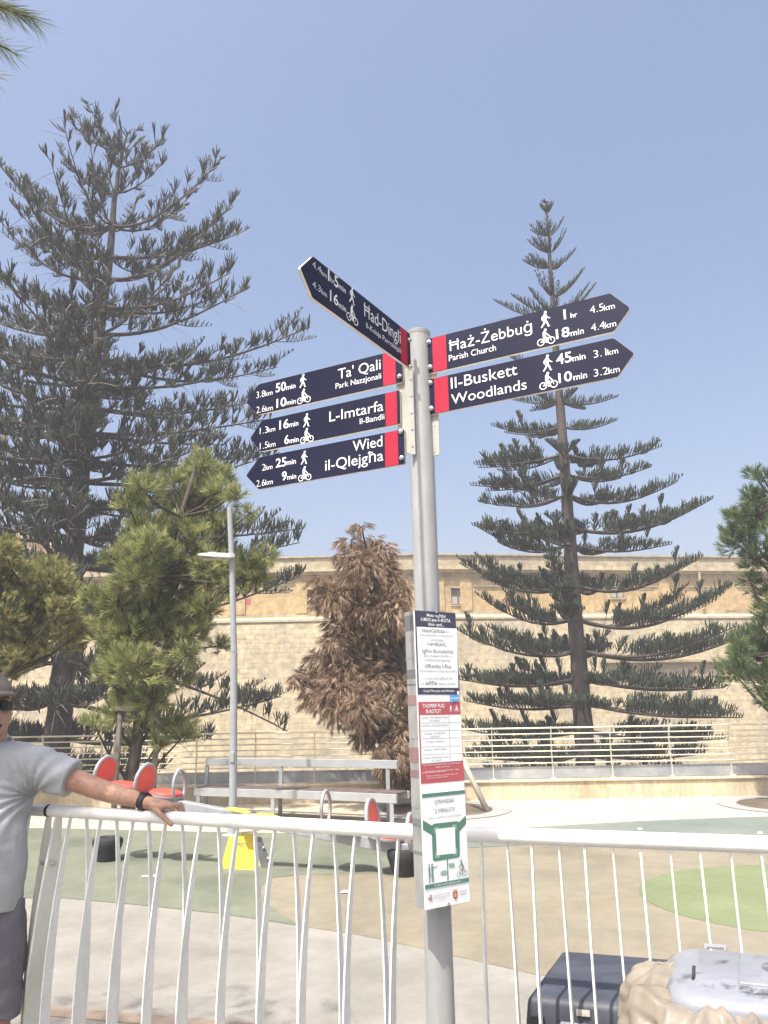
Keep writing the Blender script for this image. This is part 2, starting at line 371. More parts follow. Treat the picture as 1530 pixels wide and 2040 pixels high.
class Plane:
    """a flat face: origin p, reading direction e, up axis z, outward normal n"""
    def __init__(s, p, e, z, n): s.p, s.e, s.z, s.n = V(p), V(e), V(z), V(n)
    def uv(s, px, py):
        q = at_plane(px, py, s.p, s.n) - s.p
        return q.dot(s.e), q.dot(s.z)
    def P(s, u, v, h=0): return s.p + s.e * u + s.z * v + s.n * h
    def text(s, mb, t, x0, y0, x1, y1, cap=None, bold=0.0, h=0.0, mi=0):
        u0, v0 = s.uv(x0, y0); u1, v1 = s.uv(x1, y1)
        vs, fs = text_shape(t, bold)
        if not vs: return
        ax, bx = min(v[0] for v in vs), max(v[0] for v in vs)
        k = (u1 - u0) / (bx - ax); vv = (v0 + v1) / 2
        if cap:
            _, va = s.uv((x0 + x1) / 2, (y0 + y1) / 2); _, vb = s.uv((x0 + x1) / 2, (y0 + y1) / 2 - cap)
            ky = (vb - va) / CAPH
            if k > ky * 1.15: u0, u1 = (u0 + u1) / 2 - (bx - ax) * ky * .575, 0; k = ky * 1.15
        else: ky = k
        mb.add([s.P(u0 + (x - ax) * k, vv + y * ky, h) for x, y in vs], fs, mi)
    def poly(s, mb, pts, h=0.0, th=0.0004, mi=0, px=True):
        q = [s.uv(*p) for p in pts] if px else pts
        mb.prism([s.P(u, v, h) for u, v in q], s.n * th, mi)
    def stroke(s, mb, a, b, wa, wb, h, mi=0):
        a, b = V(a).to_2d(), V(b).to_2d(); d = (b - a)
        d = d.normalized() if d.length > 1e-9 else V((1, 0)); an = math.atan2(d.y, d.x)
        pts = []
        for k in range(7):
            t = an + PI / 2 + PI * k / 6; pts.append((a.x + wa / 2 * math.cos(t), a.y + wa / 2 * math.sin(t)))
        for k in range(7):
            t = an - PI / 2 + PI * k / 6; pts.append((b.x + wb / 2 * math.cos(t), b.y + wb / 2 * math.sin(t)))
        mb.add([s.P(x, y, h) for x, y in pts], [tuple(range(14))], mi)
    def disc(s, mb, c, r, h, mi=0, ri=0.0, n=20):
        cs = [(math.cos(2 * PI * k / n), math.sin(2 * PI * k / n)) for k in range(n)]
        if ri:
            vs = [s.P(c[0] + r * a, c[1] + r * b, h) for a, b in cs] + [s.P(c[0] + ri * a, c[1] + ri * b, h) for a, b in cs]
            mb.add(vs, [(k, (k + 1) % n, n + (k + 1) % n, n + k) for k in range(n)], mi)
        else: mb.add([s.P(c[0] + r * a, c[1] + r * b, h) for a, b in cs], [tuple(range(n))], mi)
WALK = dict(d=[(.05, .90, .085)], s=[((.01, .72), (.0, .46), .20, .17), ((.0, .44), (.12, .24), .12, .10), ((.12, .24), (.17, .03), .10, .08),
    ((-.01, .44), (-.07, .24), .12, .10), ((-.07, .24), (-.22, .04), .10, .08), ((.05, .74), (.15, .57), .08, .07), ((.15, .57), (.28, .50), .07, .06),
    ((-.05, .74), (-.17, .60), .08, .07), ((-.17, .60), (-.15, .44), .07, .06), ((.17, .03), (.24, .03), .06, .05)])
BIKE = dict(d=[(.0, .92, .08)], r=[(-.30, .22, .22, .165), (.30, .22, .22, .165)], s=[((-.30, .22), (-.08, .42), .04, .04), ((-.30, .22), (.02, .20), .04, .04),
    ((.02, .20), (-.08, .42), .04, .04), ((.02, .20), (.22, .46), .04, .04), ((.30, .22), (.22, .48), .04, .04), ((.14, .52), (.24, .50), .04, .04),
    ((-.06, .76), (-.08, .50), .20, .17), ((-.07, .48), (.08, .38), .13, .11), ((.08, .38), (.03, .16), .11, .09), ((.0, .74), (.18, .54), .07, .06), ((.02, .14), (.10, .14), .06, .05)])
def icon(pl, mb, ic, px, py, hpx, h, flip=1, mi=0):
    u0, v0 = pl.uv(px, py); _, va = pl.uv(px, py - hpx / 2); _, vb = pl.uv(px, py + hpx / 2)
    H = va - vb; k = 0
    f = lambda p: (u0 + flip * p[0] * H, v0 + (p[1] - .5) * H)
    for c in ic['d']: pl.disc(mb, f(c), c[2] * H, h, mi)
    for c in ic.get('r', []): k += 1; pl.disc(mb, f(c), c[2] * H, h + k * 3e-5, mi, c[3] * H)
    for a, b, wa, wb in ic['s']: k += 1; pl.stroke(mb, (*f(a), 0), (*f(b), 0), wa * H, wb * H, h + k * 3e-5, mi)

#SECTION setting
# ------------------------------------------------------------------ ground
def sheet(name, pts, z, m, label=None, sub=None):
    mb = MB(); mb.prism([(x, y, z) for x, y in pts], (0, 0, -.03 if z > -1 else -.5))
    return tag(mb.build(name, m, fix=True), label, None, None, 'structure')
def gpx(pts): return [tuple(at_z(x, y, 0).to_2d()) for x, y in pts]
def smooth_poly(pts, it=2):
    for _ in range(it):
        q = []
        for i in range(len(pts)):
            a, b = V(pts[i]), V(pts[(i + 1) % len(pts)])
            q += [tuple(a * .75 + b * .25), tuple(a * .25 + b * .75)]
        pts = q
    return pts
sheet('ditch_ground', [(-300, 14.75), (300, 14.75), (300, 400), (-300, 400)], -6.5, M['ditch'])
mb = MB()
mb.box((0, 2.2, -3.3), (90, 24.9, 6.6)); tag(mb.build('ground', M['concrete']), kind='structure')
# cream paving strip behind the rubber play surface
pe = [(-45, 11.9)] + gpx([(90, 1650), (380, 1657), (800, 1665), (1040, 1650), (1300, 1635), (1530, 1627)]) + [(9, 11.75), (45, 11.9), (45, 14.3), (-45, 14.3)]
sheet('stone_paving', pe, .004, M['paving'])
# rubber play surface: blue grey band, sage, beige, lime
sheet('beige_rubber_surface', gpx([(1062, 1941), (840, 1890), (720, 1864), (595, 1845)]) + [(-1.25, 7.0), (-1.3, 9.5), (12, 9.9), (14, 3.2), (3, 4.2)], .004, M['beige_rubber'])
ge = [(-14, 8.2)] + gpx([(130, 1790), (280, 1804), (430, 1820), (520, 1833), (596, 1845), (560, 1822), (530, 1800), (518, 1780), (524, 1762), (545, 1750), (600, 1744), (700, 1742), (800, 1739), (868, 1722)]) + \
    [(.75, 9.45), (.7, 10.2), (.15, 10.383)] + gpx([(380, 1657.3), (90, 1650.3)]) + [(-14, 11.7)]
sheet('sage_rubber_surface', ge, .008, M['green_rubber'])
sheet('blue_grey_rubber_surface', [(.15, 10.375), (.7, 10.2), (.72, 9.5)] + gpx([(940, 1690), (1120, 1680), (1300, 1673), (1530, 1668)]) + [(9, 10.3), (9, 11.73)] + gpx([(1530, 1627.3), (1300, 1635.3), (1040, 1650.3)]), .010, M['blue_rubber'])
lp = [(3.62 + 1.52 * math.cos(2 * PI * k / 40), 6.95 + 1.28 * math.sin(2 * PI * k / 40)) for k in range(40)]
sheet('lime_rubber_circle', lp, .008, M['lime_rubber'])
a, b = at_z(90, 2006, 0), at_z(640, 2052, 0)
d = (b - a).normalized(); nrm = V((-d.y, d.x, 0))
sheet('brown_edging_strip', [tuple(q.to_2d()) for q in (a - d * 4, a + d * 9, a + d * 9 - nrm * .12, a - d * 4 - nrm * .12)], .006, M['edging'])
def rng_ring(name, c, r0, r1, z, m):
    mb = MB(); n = 40
    vs = [(c[0] + r * math.cos(2 * PI * k / n), c[1] + r * math.sin(2 * PI * k / n), z) for r in (r0, r1) for k in range(n)]
    mb.add(vs, [(k, (k + 1) % n, n + (k + 1) % n, n + k) for k in range(n)])
    return tag(mb.build(name, m), kind='structure')
PITS = [V((.75, 12.75, 0)), at_z(1588, 1604, 0)]
for c in PITS:
    sheet('tree_pit_soil', [(c.x + .86 * math.cos(2 * PI * k / 32), c.y + .86 * math.sin(2 * PI * k / 32)) for k in range(32)], .010, M['soil'])
    rng_ring('tree_pit_kerb', c, .86, 1.16, .014, M['kerb'])

# ------------------------------------------------------------------ parapet and back railing
PY = 14.1
mb = MB(); mb.box((0, PY + .03, .14), (88, .5, .28)); mb.box((0, PY + .03, .295), (88, .56, .03))
tag(mb.build('parapet_wall', M['plinth'], bevel=.008), 'long low rendered parapet wall under the back railing', 'wall')
def back_railing(x0, x1, xs, label):
    t = thing('guard_railing', (x0, PY, .31), label, 'railing', 'railings along the parapet')
    for k in range(7):
        z = .575 + k * (1.165 - .575) / 6 * 1.0
        mb = MB(); lean = .02 + .05 * max(0, (k - 4)) / 2
        mb.tube([(x0, PY - lean, z), (x1, PY - lean, z)], .0115 if k < 6 else .016, 6, mi=0); mb.build('rail', M['rail_cream'], t, smooth=True)
    mb = MB(); mb.box(((x0 + x1) / 2, PY + .02, .42), (x1 - x0, .006, .19)); mb.build('kick_plate', M['kick'], t)
    for x in xs:
        mb = MB(); pr = [(.0, .31), (.0, .9), (-.015, 1.0), (-.05, 1.10), (-.085, 1.175)]
        for (o1, z1), (o2, z2) in zip(pr, pr[1:]):
            mb.beam((x, PY + o1 + .025, z1), (x, PY + o2 + .025, z2 + .005), .012, .05, V((0, 1, 0)))
        mb.box((x, PY + .03, .317), (.09, .11, .014)); mb.build('post', M['rail_cream'], t)
xp0 = 1.83
back_railing(-4.84, 14, [xp0 + 1.04 * k for k in range(-6, 12)] + [-4.82], 'long cream horizontal bar railing behind the bench and signpost')
back_railing(-14, -5.02, [-5.04 - 1.04 * k for k in range(0, 9)], 'shorter cream railing section behind the man, left of the gap')

# ------------------------------------------------------------------ bastion, barracks and far building
WY = 48.0
def fx(px, py, Y=WY): return at_y(px, py, Y)
ztop, zstr, zcor, zledge0, zledge1 = 11.05, 8.75, 9.75, 6.75, 7.15
XC = 2.6                                                            # where the facade bends
ax2 = (V((math.cos(R(8)), math.sin(R(8)), 0)), V((-math.sin(R(8)), math.cos(R(8)), 0)), V((0, 0, 1)))
ax1 = (V((math.cos(R(-2)), math.sin(R(-2)), 0)), V((-math.sin(R(-2)), math.cos(R(-2)), 0)), V((0, 0, 1)))
O = V((XC, WY + .9, 0))
def fac(mb, side, s0, s1, z0, z1, out, deep, mi=0):
    """block on facade side 1 (left) or 2 (right): s along the face from the bend, standing `out` proud of it, `deep` thick"""
    ax = ax1 if side == 1 else ax2
    c = O + ax[0] * ((s0 + s1) / 2) + ax[1] * (deep / 2 - out) + V((0, 0, (z0 + z1) / 2))
    mb.box(c, (abs(s1 - s0), deep, z1 - z0), ax, mi)
def facs(px, py, side):
    ax = ax1 if side == 1 else ax2
    q = at_plane(px, py, O, ax[1]); return (q - O).dot(ax[0]), q.z
t = thing('bastion_wall', (0, WY, -6.5), 'tall stained limestone bastion wall with a sloping ledge, under the barracks', 'wall')
mb = MB()
for side, s0, s1 in ((1, -60, 0.02), (2, 0, 60)):
    ax = ax1 if side == 1 else ax2
    f0, f1 = 2.6, 1.0
    vs = [O + ax[0] * s - ax[1] * o + V((0, 0, z)) for s in (s0, s1) for o, z in ((f0, -6.5), (f1, zledge0), (-2, zledge0), (-2, -6.5))]
    mb.add(vs, [(0, 1, 2, 3), (4, 7, 6, 5), (0, 4, 5, 1), (1, 5, 6, 2)])
mb.build('wall', M['wall'], t, fix=True)
mb = MB()
for side, s0, s1 in ((1, -60, 0.0), (2, 0.0, 60)):
    ax = ax1 if side == 1 else ax2
    vs = [O + ax[0] * s - ax[1] * o + V((0, 0, z)) for s in (s0, s1) for o, z in ((1.08, zledge0 + .003), (1.08, zledge0 + .14), (.05, zledge1), (.05, zledge0 + .003))]
    mb.add(vs, [(0, 1, 2, 3), (4, 7, 6, 5), (0, 4, 5, 1), (1, 5, 6, 2), (2, 6, 7, 3)])
mb.build('ledge', M['coping'], t, fix=True)
s0, z0 = facs(1185, 1322, 2); s1, _ = facs(1475, 1318, 2)
mb = MB(); fac(mb, 2, s0, s1, z0 - .05, z0 + .12, 1.75, .9); mb.build('lower_ledge', M['trim'], t)
t = thing('barracks_building', (0, WY + 1, zledge1), 'long ochre limestone barracks with cornice, on top of the bastion wall', 'building')
mb = MB(); fac(mb, 1, -60, .03, zledge0 - .2, ztop - .08, 0, 12); fac(mb, 2, 0, 60, zledge0 - .2, ztop - .08, 0, 12); mb.build('wall', M['upper'], t)
mb = MB()
for side, a, b in ((1, -60, .1), (2, -.1, 60)):
    fac(mb, side, a, b, zcor, zcor + .10, .10, .6); fac(mb, side, a, b, zcor + .10, zcor + .24, .32, .9)
    fac(mb, side, a, b, zcor + .24, zcor + .30, .42, 1.0)
mb.build('cornice', M['trim'], t)
mb = MB()
for side, a, b in ((1, -60, .06), (2, -.06, 60)):
    fac(mb, side, a, b, zcor + .31, ztop - .10, .12, .7); fac(mb, side, a, b, ztop - .10, ztop, .24, 1.0)
mb.build('parapet', M['wall'], t)
mb = MB()
for side, lst in ((1, [(-60, .1)]), (2, [(-.1, 60)])):
    for a, b in lst:
        fac(mb, side, a, b, zcor - .36, zcor - .28, .05, .2); fac(mb, side, a, b, zledge1 - .05, zledge1 + .22, .06, .2)
mb.build('string_course', M['trim'], t)
for side, xs in ((1, [-1.5, -4.2, -8.0, -12, -16, -20, -24]), (2, [.8, 2.6, 7.0, 11.6, 16.2, 20.8, 25.4, 30])):
    for s in xs: mb = MB(); fac(mb, side, s - .38, s + .38, zledge1 + .22, zcor - .36, .10, .3); mb.build('pilaster', M['upper'], t)
for side, pan in ((1, [(-7.4, -4.8), (-11.4, -8.6), (-15.4, -12.6), (-19.4, -16.6)]), (2, [(3.1, 6.5), (7.6, 11.1), (12.2, 15.7), (16.8, 20.3), (21.4, 24.9)])):
    for a, b in pan:
        mb = MB(); fac(mb, side, a, b, zcor - .82, zcor - .74, .07, .2); mb.build('panel_moulding', M['trim'], t)
        mb = MB(); fac(mb, side, a + .2, b - .2, zcor - .98, zcor - .95, .04, .2); mb.build('panel_moulding', M['trim'], t)
def window(side, x0, y0, x1, y1, kind):
    s0, zb = facs(x0, y1, side); s1, zt = facs(x1, y0, side)
    mb = MB()
    if kind == 'arch':
        ax = ax2; c = (s0 + s1) / 2; r = (s1 - s0) / 2; pts = [(s0, zb), (s1, zb)] + [(c + r * math.cos(PI * k / 10), zt - r * .45 + r * .45 * math.sin(PI * k / 10)) for k in range(11)]
        mb.prism([O + ax[0] * s - ax[1] * .012 + V((0, 0, z)) for s, z in pts], -ax[1] * .02)
        w_ = mb.build('arched_opening', M['blocked'], t)
        m2 = MB()
        ring = [(c + (r + .06) * math.cos(PI * k / 10), zt - r * .45 + (r * .45 + .1) * math.sin(PI * k / 10)) for k in range(11)]
        ring = [(s1 + .06, zb)] + ring + [(s0 - .06, zb)]
        for p, q in zip(ring, ring[1:]):
            m2.beam(O + ax[0] * p[0] - ax[1] * .05 + V((0, 0, p[1])), O + ax[0] * q[0] - ax[1] * .05 + V((0, 0, q[1])), .10, .12, ax[1])
        m2.build('arch_frame', M['trim'], w_)
        return
    fac(mb, side, s0, s1, zb, zt, .01, .05); w_ = mb.build('window', M['redcloth'] if kind == 'red' else M['dim'], t)
    if kind == 'red': return
    mb = MB(); W = s1 - s0; H = zt - zb
    for a, b, c, d_ in ((s0 - .07, s0, zb - .07, zt + .07), (s1, s1 + .07, zb - .07, zt + .07), (s0, s1, zt, zt + .07), (s0, s1, zb - .07, zb)):
        fac(mb, side, a, b, c, d_, .09, .12)
    mb.build('stone_frame', M['trim'], w_)
    mb = MB(); mid = (s0 + s1) / 2
    for a, b, c, d_ in ((mid - .03, mid + .03, zb, zt), (s0, mid - .03, zb + H * .55, zb + H * .55 + .04), (mid + .03, s1, zb + H * .55, zb + H * .55 + .04), (s0, s0 + .05, zb, zb + H * .55), (s1 - .05, s1, zb, zb + H * .55)):
        fac(mb, side, a, b, c, d_, .03, .02)
    mb.build('casement', M['timber'], w_)
    mb = MB(); fac(mb, side, s0 + .06, mid - .05, zb + .05, zb + H * .5, .018, .006); fac(mb, side, mid + .05, s1 - .06, zb + .05, zb + H * .5, .018, .006)
    mb.build('pane', mat('pale_curtain', [(.34, .30, .25)], 5, .6), w_)
window(2, 899, 1172, 926, 1205, 'w'); window(2, 1007, 1176, 1045, 1207, 'arch')
window(1, 612, 1174, 641, 1207, 'w'); window(1, 476, 1192, 500, 1206, 'red'); window(2, 1216, 1165, 1240, 1192, 'w')
mb = MB(); s0, z0 = facs(1382, 1112, 2); fac(mb, 2, s0, s0 + .12, zledge1 + .3, zcor + .9, .40, .12); mb.build('drain_pipe', M['trim'], t)
# building at far left behind the trees
t = thing('baroque_building', (-33, 62, -6.5), 'cream baroque building with scrolled gable rising behind the left trees', 'building')
g = [at_y(x, y, 62) for x, y in [(-260, 1010), (-120, 1032), (0, 1062), (50, 1072), (95, 1082), (120, 1104), (170, 1112)]]
mb = MB(); mb.prism([(g[0].x, 62, -6.5)] + [(p.x, 62, p.z) for p in g] + [(g[-1].x, 62, -6.5)], (0, 8, 0)); mb.build('wall', M['upper'], t, fix=True)
mb = MB(); mb.tube([(p.x, 61.9, p.z + .05) for p in g], .28, 8); mb.build('gable_moulding', M['coping'], t, smooth=True)
for cx, cy, r in ((55, 1088, .5), (15, 1082, .62)):
    c = at_y(cx, cy, 61.9); mb = MB()
    mb.tube([(c.x + r * (1 - k / 30) * math.cos(k * .45), 61.85, c.z - .6 + r * (1 - k / 30) * math.sin(k * .45)) for k in range(26)], .11, 6)
    mb.build('scroll', M['coping'], t, smooth=True)
mb = MB(); c = at_y(1, 850, 62); mb.box((c.x - .55, 62.6, 9), (1.3, 1.3, 2 * (c.z - 9))); mb.build('corner_turret', M['trim'], t)
#SECTION trees
# ------------------------------------------------------------------ trees
def cord(mb, p, d, L, r, mi, bend=None):
    d = d.normalized(); a = V((0, 0, 1)) if abs(d.z) < .9 else V((1, 0, 0))
    x = a.cross(d).normalized(); y = d.cross(x)
    q = bend if bend is not None else V((0, 0, 0))
    vs = []
    for tt, rr in ((0, .7), (.5, 1.0), (.85, .8)):
        c = p + d * (L * tt) + q * (tt * tt * L)
        for k in range(3):
            an = 2.094 * k; vs.append(c + (x * math.cos(an) + y * math.sin(an)) * (r * rr))
    vs.append(p + d * L + q * L)
    mb.add(vs, [(0, 1, 4, 3), (1, 2, 5, 4), (2, 0, 3, 5), (3, 4, 7, 6), (4, 5, 8, 7), (5, 3, 6, 8), (6, 7, 9), (7, 8, 9), (8, 6, 9)], mi)

def araucaria(name, Y, trunk_px, trunk_r, base_z, whorls, label, seed, mats, style):
    rnd = random.Random(seed)
    tp = [at_y(x, y, Y) for x, y in trunk_px]
    base = V((tp[-1].x + (tp[-1].x - tp[-2].x) * .3, Y, base_z)); tp.append(base)
    t = thing(name, base, label, 'tree', 'araucaria pines in the ditch')
    mb = MB(); n = len(tp)
    top, bot = tp[0].z, base.z
    pts = []; rr = []
    for i in range(n - 1):
        for k in range(3):
            p = tp[i].lerp(tp[i + 1], k / 3); pts.append(p + V((rnd.uniform(-.02, .02), rnd.uniform(-.02, .02), 0)))
            h = (top - p.z) / (top - bot); rr.append(trunk_r * (.06 + .94 * h ** .9) * rnd.uniform(.96, 1.04))
    pts.append(base); rr.append(trunk_r * 1.15)
    mb.tube(pts, rr, 12); mb.build('trunk', M['bark'], t, smooth=True)
    def tr_at(z):
        for i in range(len(pts) - 1):
            if pts[i].z >= z >= pts[i + 1].z:
                f = (pts[i].z - z) / max(1e-6, pts[i].z - pts[i + 1].z); return pts[i].lerp(pts[i + 1], f)
        return pts[-1].copy()
    br = MB(); fo = MB(); dead = MB()
    for (wy, L, Rr, sag, nb) in whorls:
        c0 = at_y(765, wy, Y); # height of this whorl
        # refine height on the trunk's own column
        cx = tr_at(c0.z); 
        for _ in range(2):
            # sight line height at the trunk's x
            px_guess = 765 + 1530 * (cx - CAM).dot(CR) / (cx - CAM).dot(CF)
            c0 = at_y(px_guess, wy, Y); cx = tr_at(c0.z)
        lp = at_y(*L, Y) - cx; rp = at_y(*Rr, Y) - cx
        rl, rrr = max(.2, -lp.x), max(.2, rp.x)
        off = rnd.uniform(-.25, .25)
        for k in range(nb + 2):
            if k == 0: az = 0 + rnd.uniform(-.08, .08)
            elif k == 1: az = PI + rnd.uniform(-.08, .08)
            else:
                az = (0 if k % 2 else PI) + rnd.uniform(-.95, .95)
                if k >= 5: az = (PI / 2 if rnd.random() < .5 else -PI / 2) + rnd.uniform(-.5, .5)
            cz = math.cos(az); wR = .5 + .5 * cz
            exact = k < 2
            reach = (rrr * wR + rl * (1 - wR)) * (1 if exact else rnd.uniform(.72, .98) * (.50 + .50 * abs(cz)))
            rise = (rp.z * wR + lp.z * (1 - wR)) * (1 if exact else rnd.uniform(.7, 1.05)) * 1.0 + (0 if exact else rnd.uniform(-.15, .15))
            dr = V((cz, math.sin(az), 0)); side = V((-dr.y, dr.x, 0))
            sg = sag * reach * (1 if exact else rnd.uniform(.7, 1.2))
            wob = rnd.uniform(-.06, .06) * reach
            def P(f):
                return cx + dr * (reach * f) + side * (wob * math.sin(f * 3)) + V((0, 0, rise * f ** 1.7 - sg * math.sin(PI * min(1, f * .97)) * (1 - .35 * f)))
            ns = max(5, int(reach / .35))
            bp = [P(i / ns) for i in range(ns + 1)]
            r0 = min(.075, .010 + .013 * reach)
            br.tube(bp, [r0 * (1 - .86 * i / ns) + .006 for i in range(ns + 1)], 5, cap=False)
            style(rnd, br, fo, dead, P, reach, dr, side, exact)
    # leader tuft
    for k in range(14):
        an = rnd.uniform(0, 2 * PI); cord(fo, tp[0] - V((0, 0, rnd.uniform(0, .5))), V((math.cos(an) * .8, math.sin(an) * .8, .6)), rnd.uniform(.15, .3), .02, rnd.randint(0, 2))
    br.build('branches', M['bark'], t, smooth=True)
    fo.build('crown', mats, t, smooth=True)
    if dead.v: dead.build('dead_twigs', M['pale_twig'], t)
    return t

def spray(rnd, fo, Q, length, fwd, side, l0, r, ds=.085, tip_taper=True, f0=0.0):
    """comb of upright cords along path Q(f), f in f0..1"""
    n = max(4, int(length * (1 - f0) / ds))
    for i in range(n + 1):
        f = f0 + (1 - f0) * i / n
        p = Q(f); tap = (1 - .72 * max(0, (f - .55) / .45) ** 1.3) if tip_taper else 1
        for s in (-1, 1, 0):
            if s == 0 and rnd.random() < .35: continue
            d = V((0, 0, 1)) * rnd.uniform(.75, 1.1) + side * (s * rnd.uniform(.35, .85)) + fwd * rnd.uniform(.12, .55)
            L = l0 * tap * rnd.uniform(.72, 1.12)
            cord(fo, p, d, L, r * rnd.uniform(.8, 1.15), rnd.choice((0, 0, 1, 1, 2)), V((0, 0, .28)) + fwd * .06)

def style_right(rnd, br, fo, dead, P, reach, dr, side, exact):
    l0 = min(.50, .26 + .045 * reach)
    if reach < 2.2:
        spray(rnd, fo, P, reach, dr, side, l0 * .95, .019, ds=.075, f0=.18)
        return
    spray(rnd, fo, P, reach, dr, side, l0, .020, ds=.10, f0=.34 if reach > 3 else .25)
    # lateral branchlets
    nsub = int(reach / .42)
    for i in range(nsub):
        f = .22 + .66 * (i + rnd.random()) / nsub
        for s in (-1, 1):
            if rnd.random() < .15: continue
            p0 = P(f); L = reach * rnd.uniform(.13, .26) * (1.25 - f * .6)
            d = (dr * rnd.uniform(.45, .9) + side * (s * rnd.uniform(.5, 1)) + V((0, 0, rnd.uniform(0, .35)))).normalized()
            Q = lambda g, p0=p0, d=d, L=L: p0 + d * (L * g) + V((0, 0, .22 * L * g * g))
            br.tube([Q(0), Q(.5), Q(1)], [.014, .010, .005], 4, cap=False)
            sd = V((-d.y, d.x, 0)).normalized()
            spray(rnd, fo, Q, L, d, sd, l0 * rnd.uniform(.65, .95), .019, ds=.11, f0=.3)
        if rnd.random() < .30:                                      # upright leader shoots with fans
            p0 = P(f); hgt = rnd.uniform(.4, .9)
            Q = lambda g, p0=p0, hgt=hgt: p0 + V((0, 0, hgt * g)) + dr * (.35 * hgt * g)
            br.tube([Q(0), Q(1)], [.010, .006], 4, cap=False)
            spray(rnd, fo, Q, hgt, V((0, 0, 1)), side, .30, .019, ds=.10, f0=.45)
            spray(rnd, fo, Q, hgt, V((0, 0, 1)), dr, .30, .019, ds=.12, f0=.5)
    if rnd.random() < .6:
        for _ in range(int(reach * 1.2)):
            p = P(rnd.uniform(.15, .9)); cord(dead, p, V((rnd.uniform(-.5, .5), rnd.uniform(-.5, .5), -1)), rnd.uniform(.15, .5), .006, 0)

def style_left(rnd, br, fo, dead, P, reach, dr, side, exact):
    # open branches with fans of cords at the ends of upright twigs
    nt_ = int(reach / .17)
    for i in range(nt_):
        f = .16 + .84 * (i + rnd.random()) / nt_
        p = P(min(f, 1)); hgt = rnd.uniform(.12, .62) * (1 if f < .85 else .65) * min(1, .45 + reach / 7)
        s = rnd.choice((-1, 1)) * rnd.uniform(.15, 1.0)
        tw = (V((0, 0, rnd.uniform(.45, 1))) + side * s + dr * rnd.uniform(.1, .7)).normalized()
        e = p + tw * hgt
        br.tube([p, e], [.011, .007], 3, cap=False)
        fan_ax = rnd.choice((side, dr, (side + dr).normalized()))
        nf = rnd.randint(8, 13); L0 = rnd.uniform(.26, .44)
        for j in range(nf):
            g = (j / (nf - 1) - .5) * 1.5
            d = tw * math.cos(g) + fan_ax * math.sin(g) + V((rnd.uniform(-.2, .2), rnd.uniform(-.2, .2), .35))
            cord(fo, e - tw * rnd.uniform(.0, .25), d, L0 * rnd.uniform(.75, 1.1), .019, rnd.choice((0, 0, 1, 1, 2)), V((0, 0, .25)))
    nsub = int(reach / 1.1)
    for i in range(nsub):
        f = .2 + .65 * (i + rnd.random()) / nsub
        for s in (-1, 1):
            if rnd.random() < .2: continue
            p0 = P(f); L = reach * rnd.uniform(.15, .28)
            d = (dr * rnd.uniform(.5, .9) + side * (s * rnd.uniform(.5, 1)) + V((0, 0, rnd.uniform(-.05, .3)))).normalized()
            Q = lambda g, p0=p0, d=d, L=L: p0 + d * (L * g) + V((0, 0, .2 * L * g * g))
            br.tube([Q(0), Q(.5), Q(1)], [.018, .013, .006], 4, cap=False)
            sd = V((-d.y, d.x, 0)).normalized()
            spray(rnd, fo, Q, L, d, sd, .34, .018, ds=.16, f0=.3)
    for _ in range(int(reach * 2.2)):
        f = rnd.uniform(.1, .95); p = P(f)
        pp = [p]; d = (dr * rnd.uniform(.1, .9) + side * rnd.uniform(-.6, .6) + V((0, 0, rnd.uniform(-.55, .25)))).normalized(); L = rnd.uniform(.3, 1.1)
        dead.tube([p, p + d * L * .5, p + d * L + V((0, 0, -.12 * L))], [.010, .007, .003], 3, cap=False)

WR = [  # whorl pixel row on the trunk, left tip, right tip, sag, number of branches
 (424, (1077, 408), (1102, 405), 0, 4), (470, (1056, 449), (1123, 433), .02, 5), (503, (1052, 481), (1128, 457), .04, 5), (533, (1042, 521), (1148, 494), .06, 5),
 (590, (1067, 540), (1163, 536), .06, 5), (628, (985, 603), (1186, 566), .08, 6), (664, (1000, 640), (1195, 640), .08, 6),
 (735, (998, 700), (1186, 690), .08, 6), (800, (1022, 794), (1232, 788), .08, 6), (850, (980, 847), (1230, 836), .10, 6),
 (905, (945, 925), (1316, 889), .10, 6), (945, (940, 962), (1300, 926), .10, 6), (985, (955, 996), (1352, 956), .12, 7),
 (1050, (942, 1045), (1416, 994), .10, 7), (1085, (945, 1048), (1335, 1084), .10, 6), (1165, (912, 1106), (1384, 1110), .13, 7), (1232, (950, 1180), (1452, 1164), .13, 7),
 (1295, (912, 1255), (1508, 1254), .10, 7), (1350, (905, 1350), (1450, 1368), .08, 7), (1400, (925, 1395), (1468, 1428), .07, 7),
 (1455, (915, 1450), (1440, 1470), .07, 7), (1500, (920, 1505), (1400, 1500), .06, 6), (1545, (960, 1540), (1380, 1530), .06, 5)]
araucaria('araucaria_tree', 26.0, [(1088, 402), (1094, 480), (1100, 580), (1108, 700), (1116, 820), (1126, 940), (1134, 1060), (1141, 1160), (1150, 1280), (1158, 1390), (1164, 1470), (1168, 1540)],
          .40, -6.5, WR, 'tall dark conical araucaria rising behind the right-hand signs', 11, NORF, style_right)
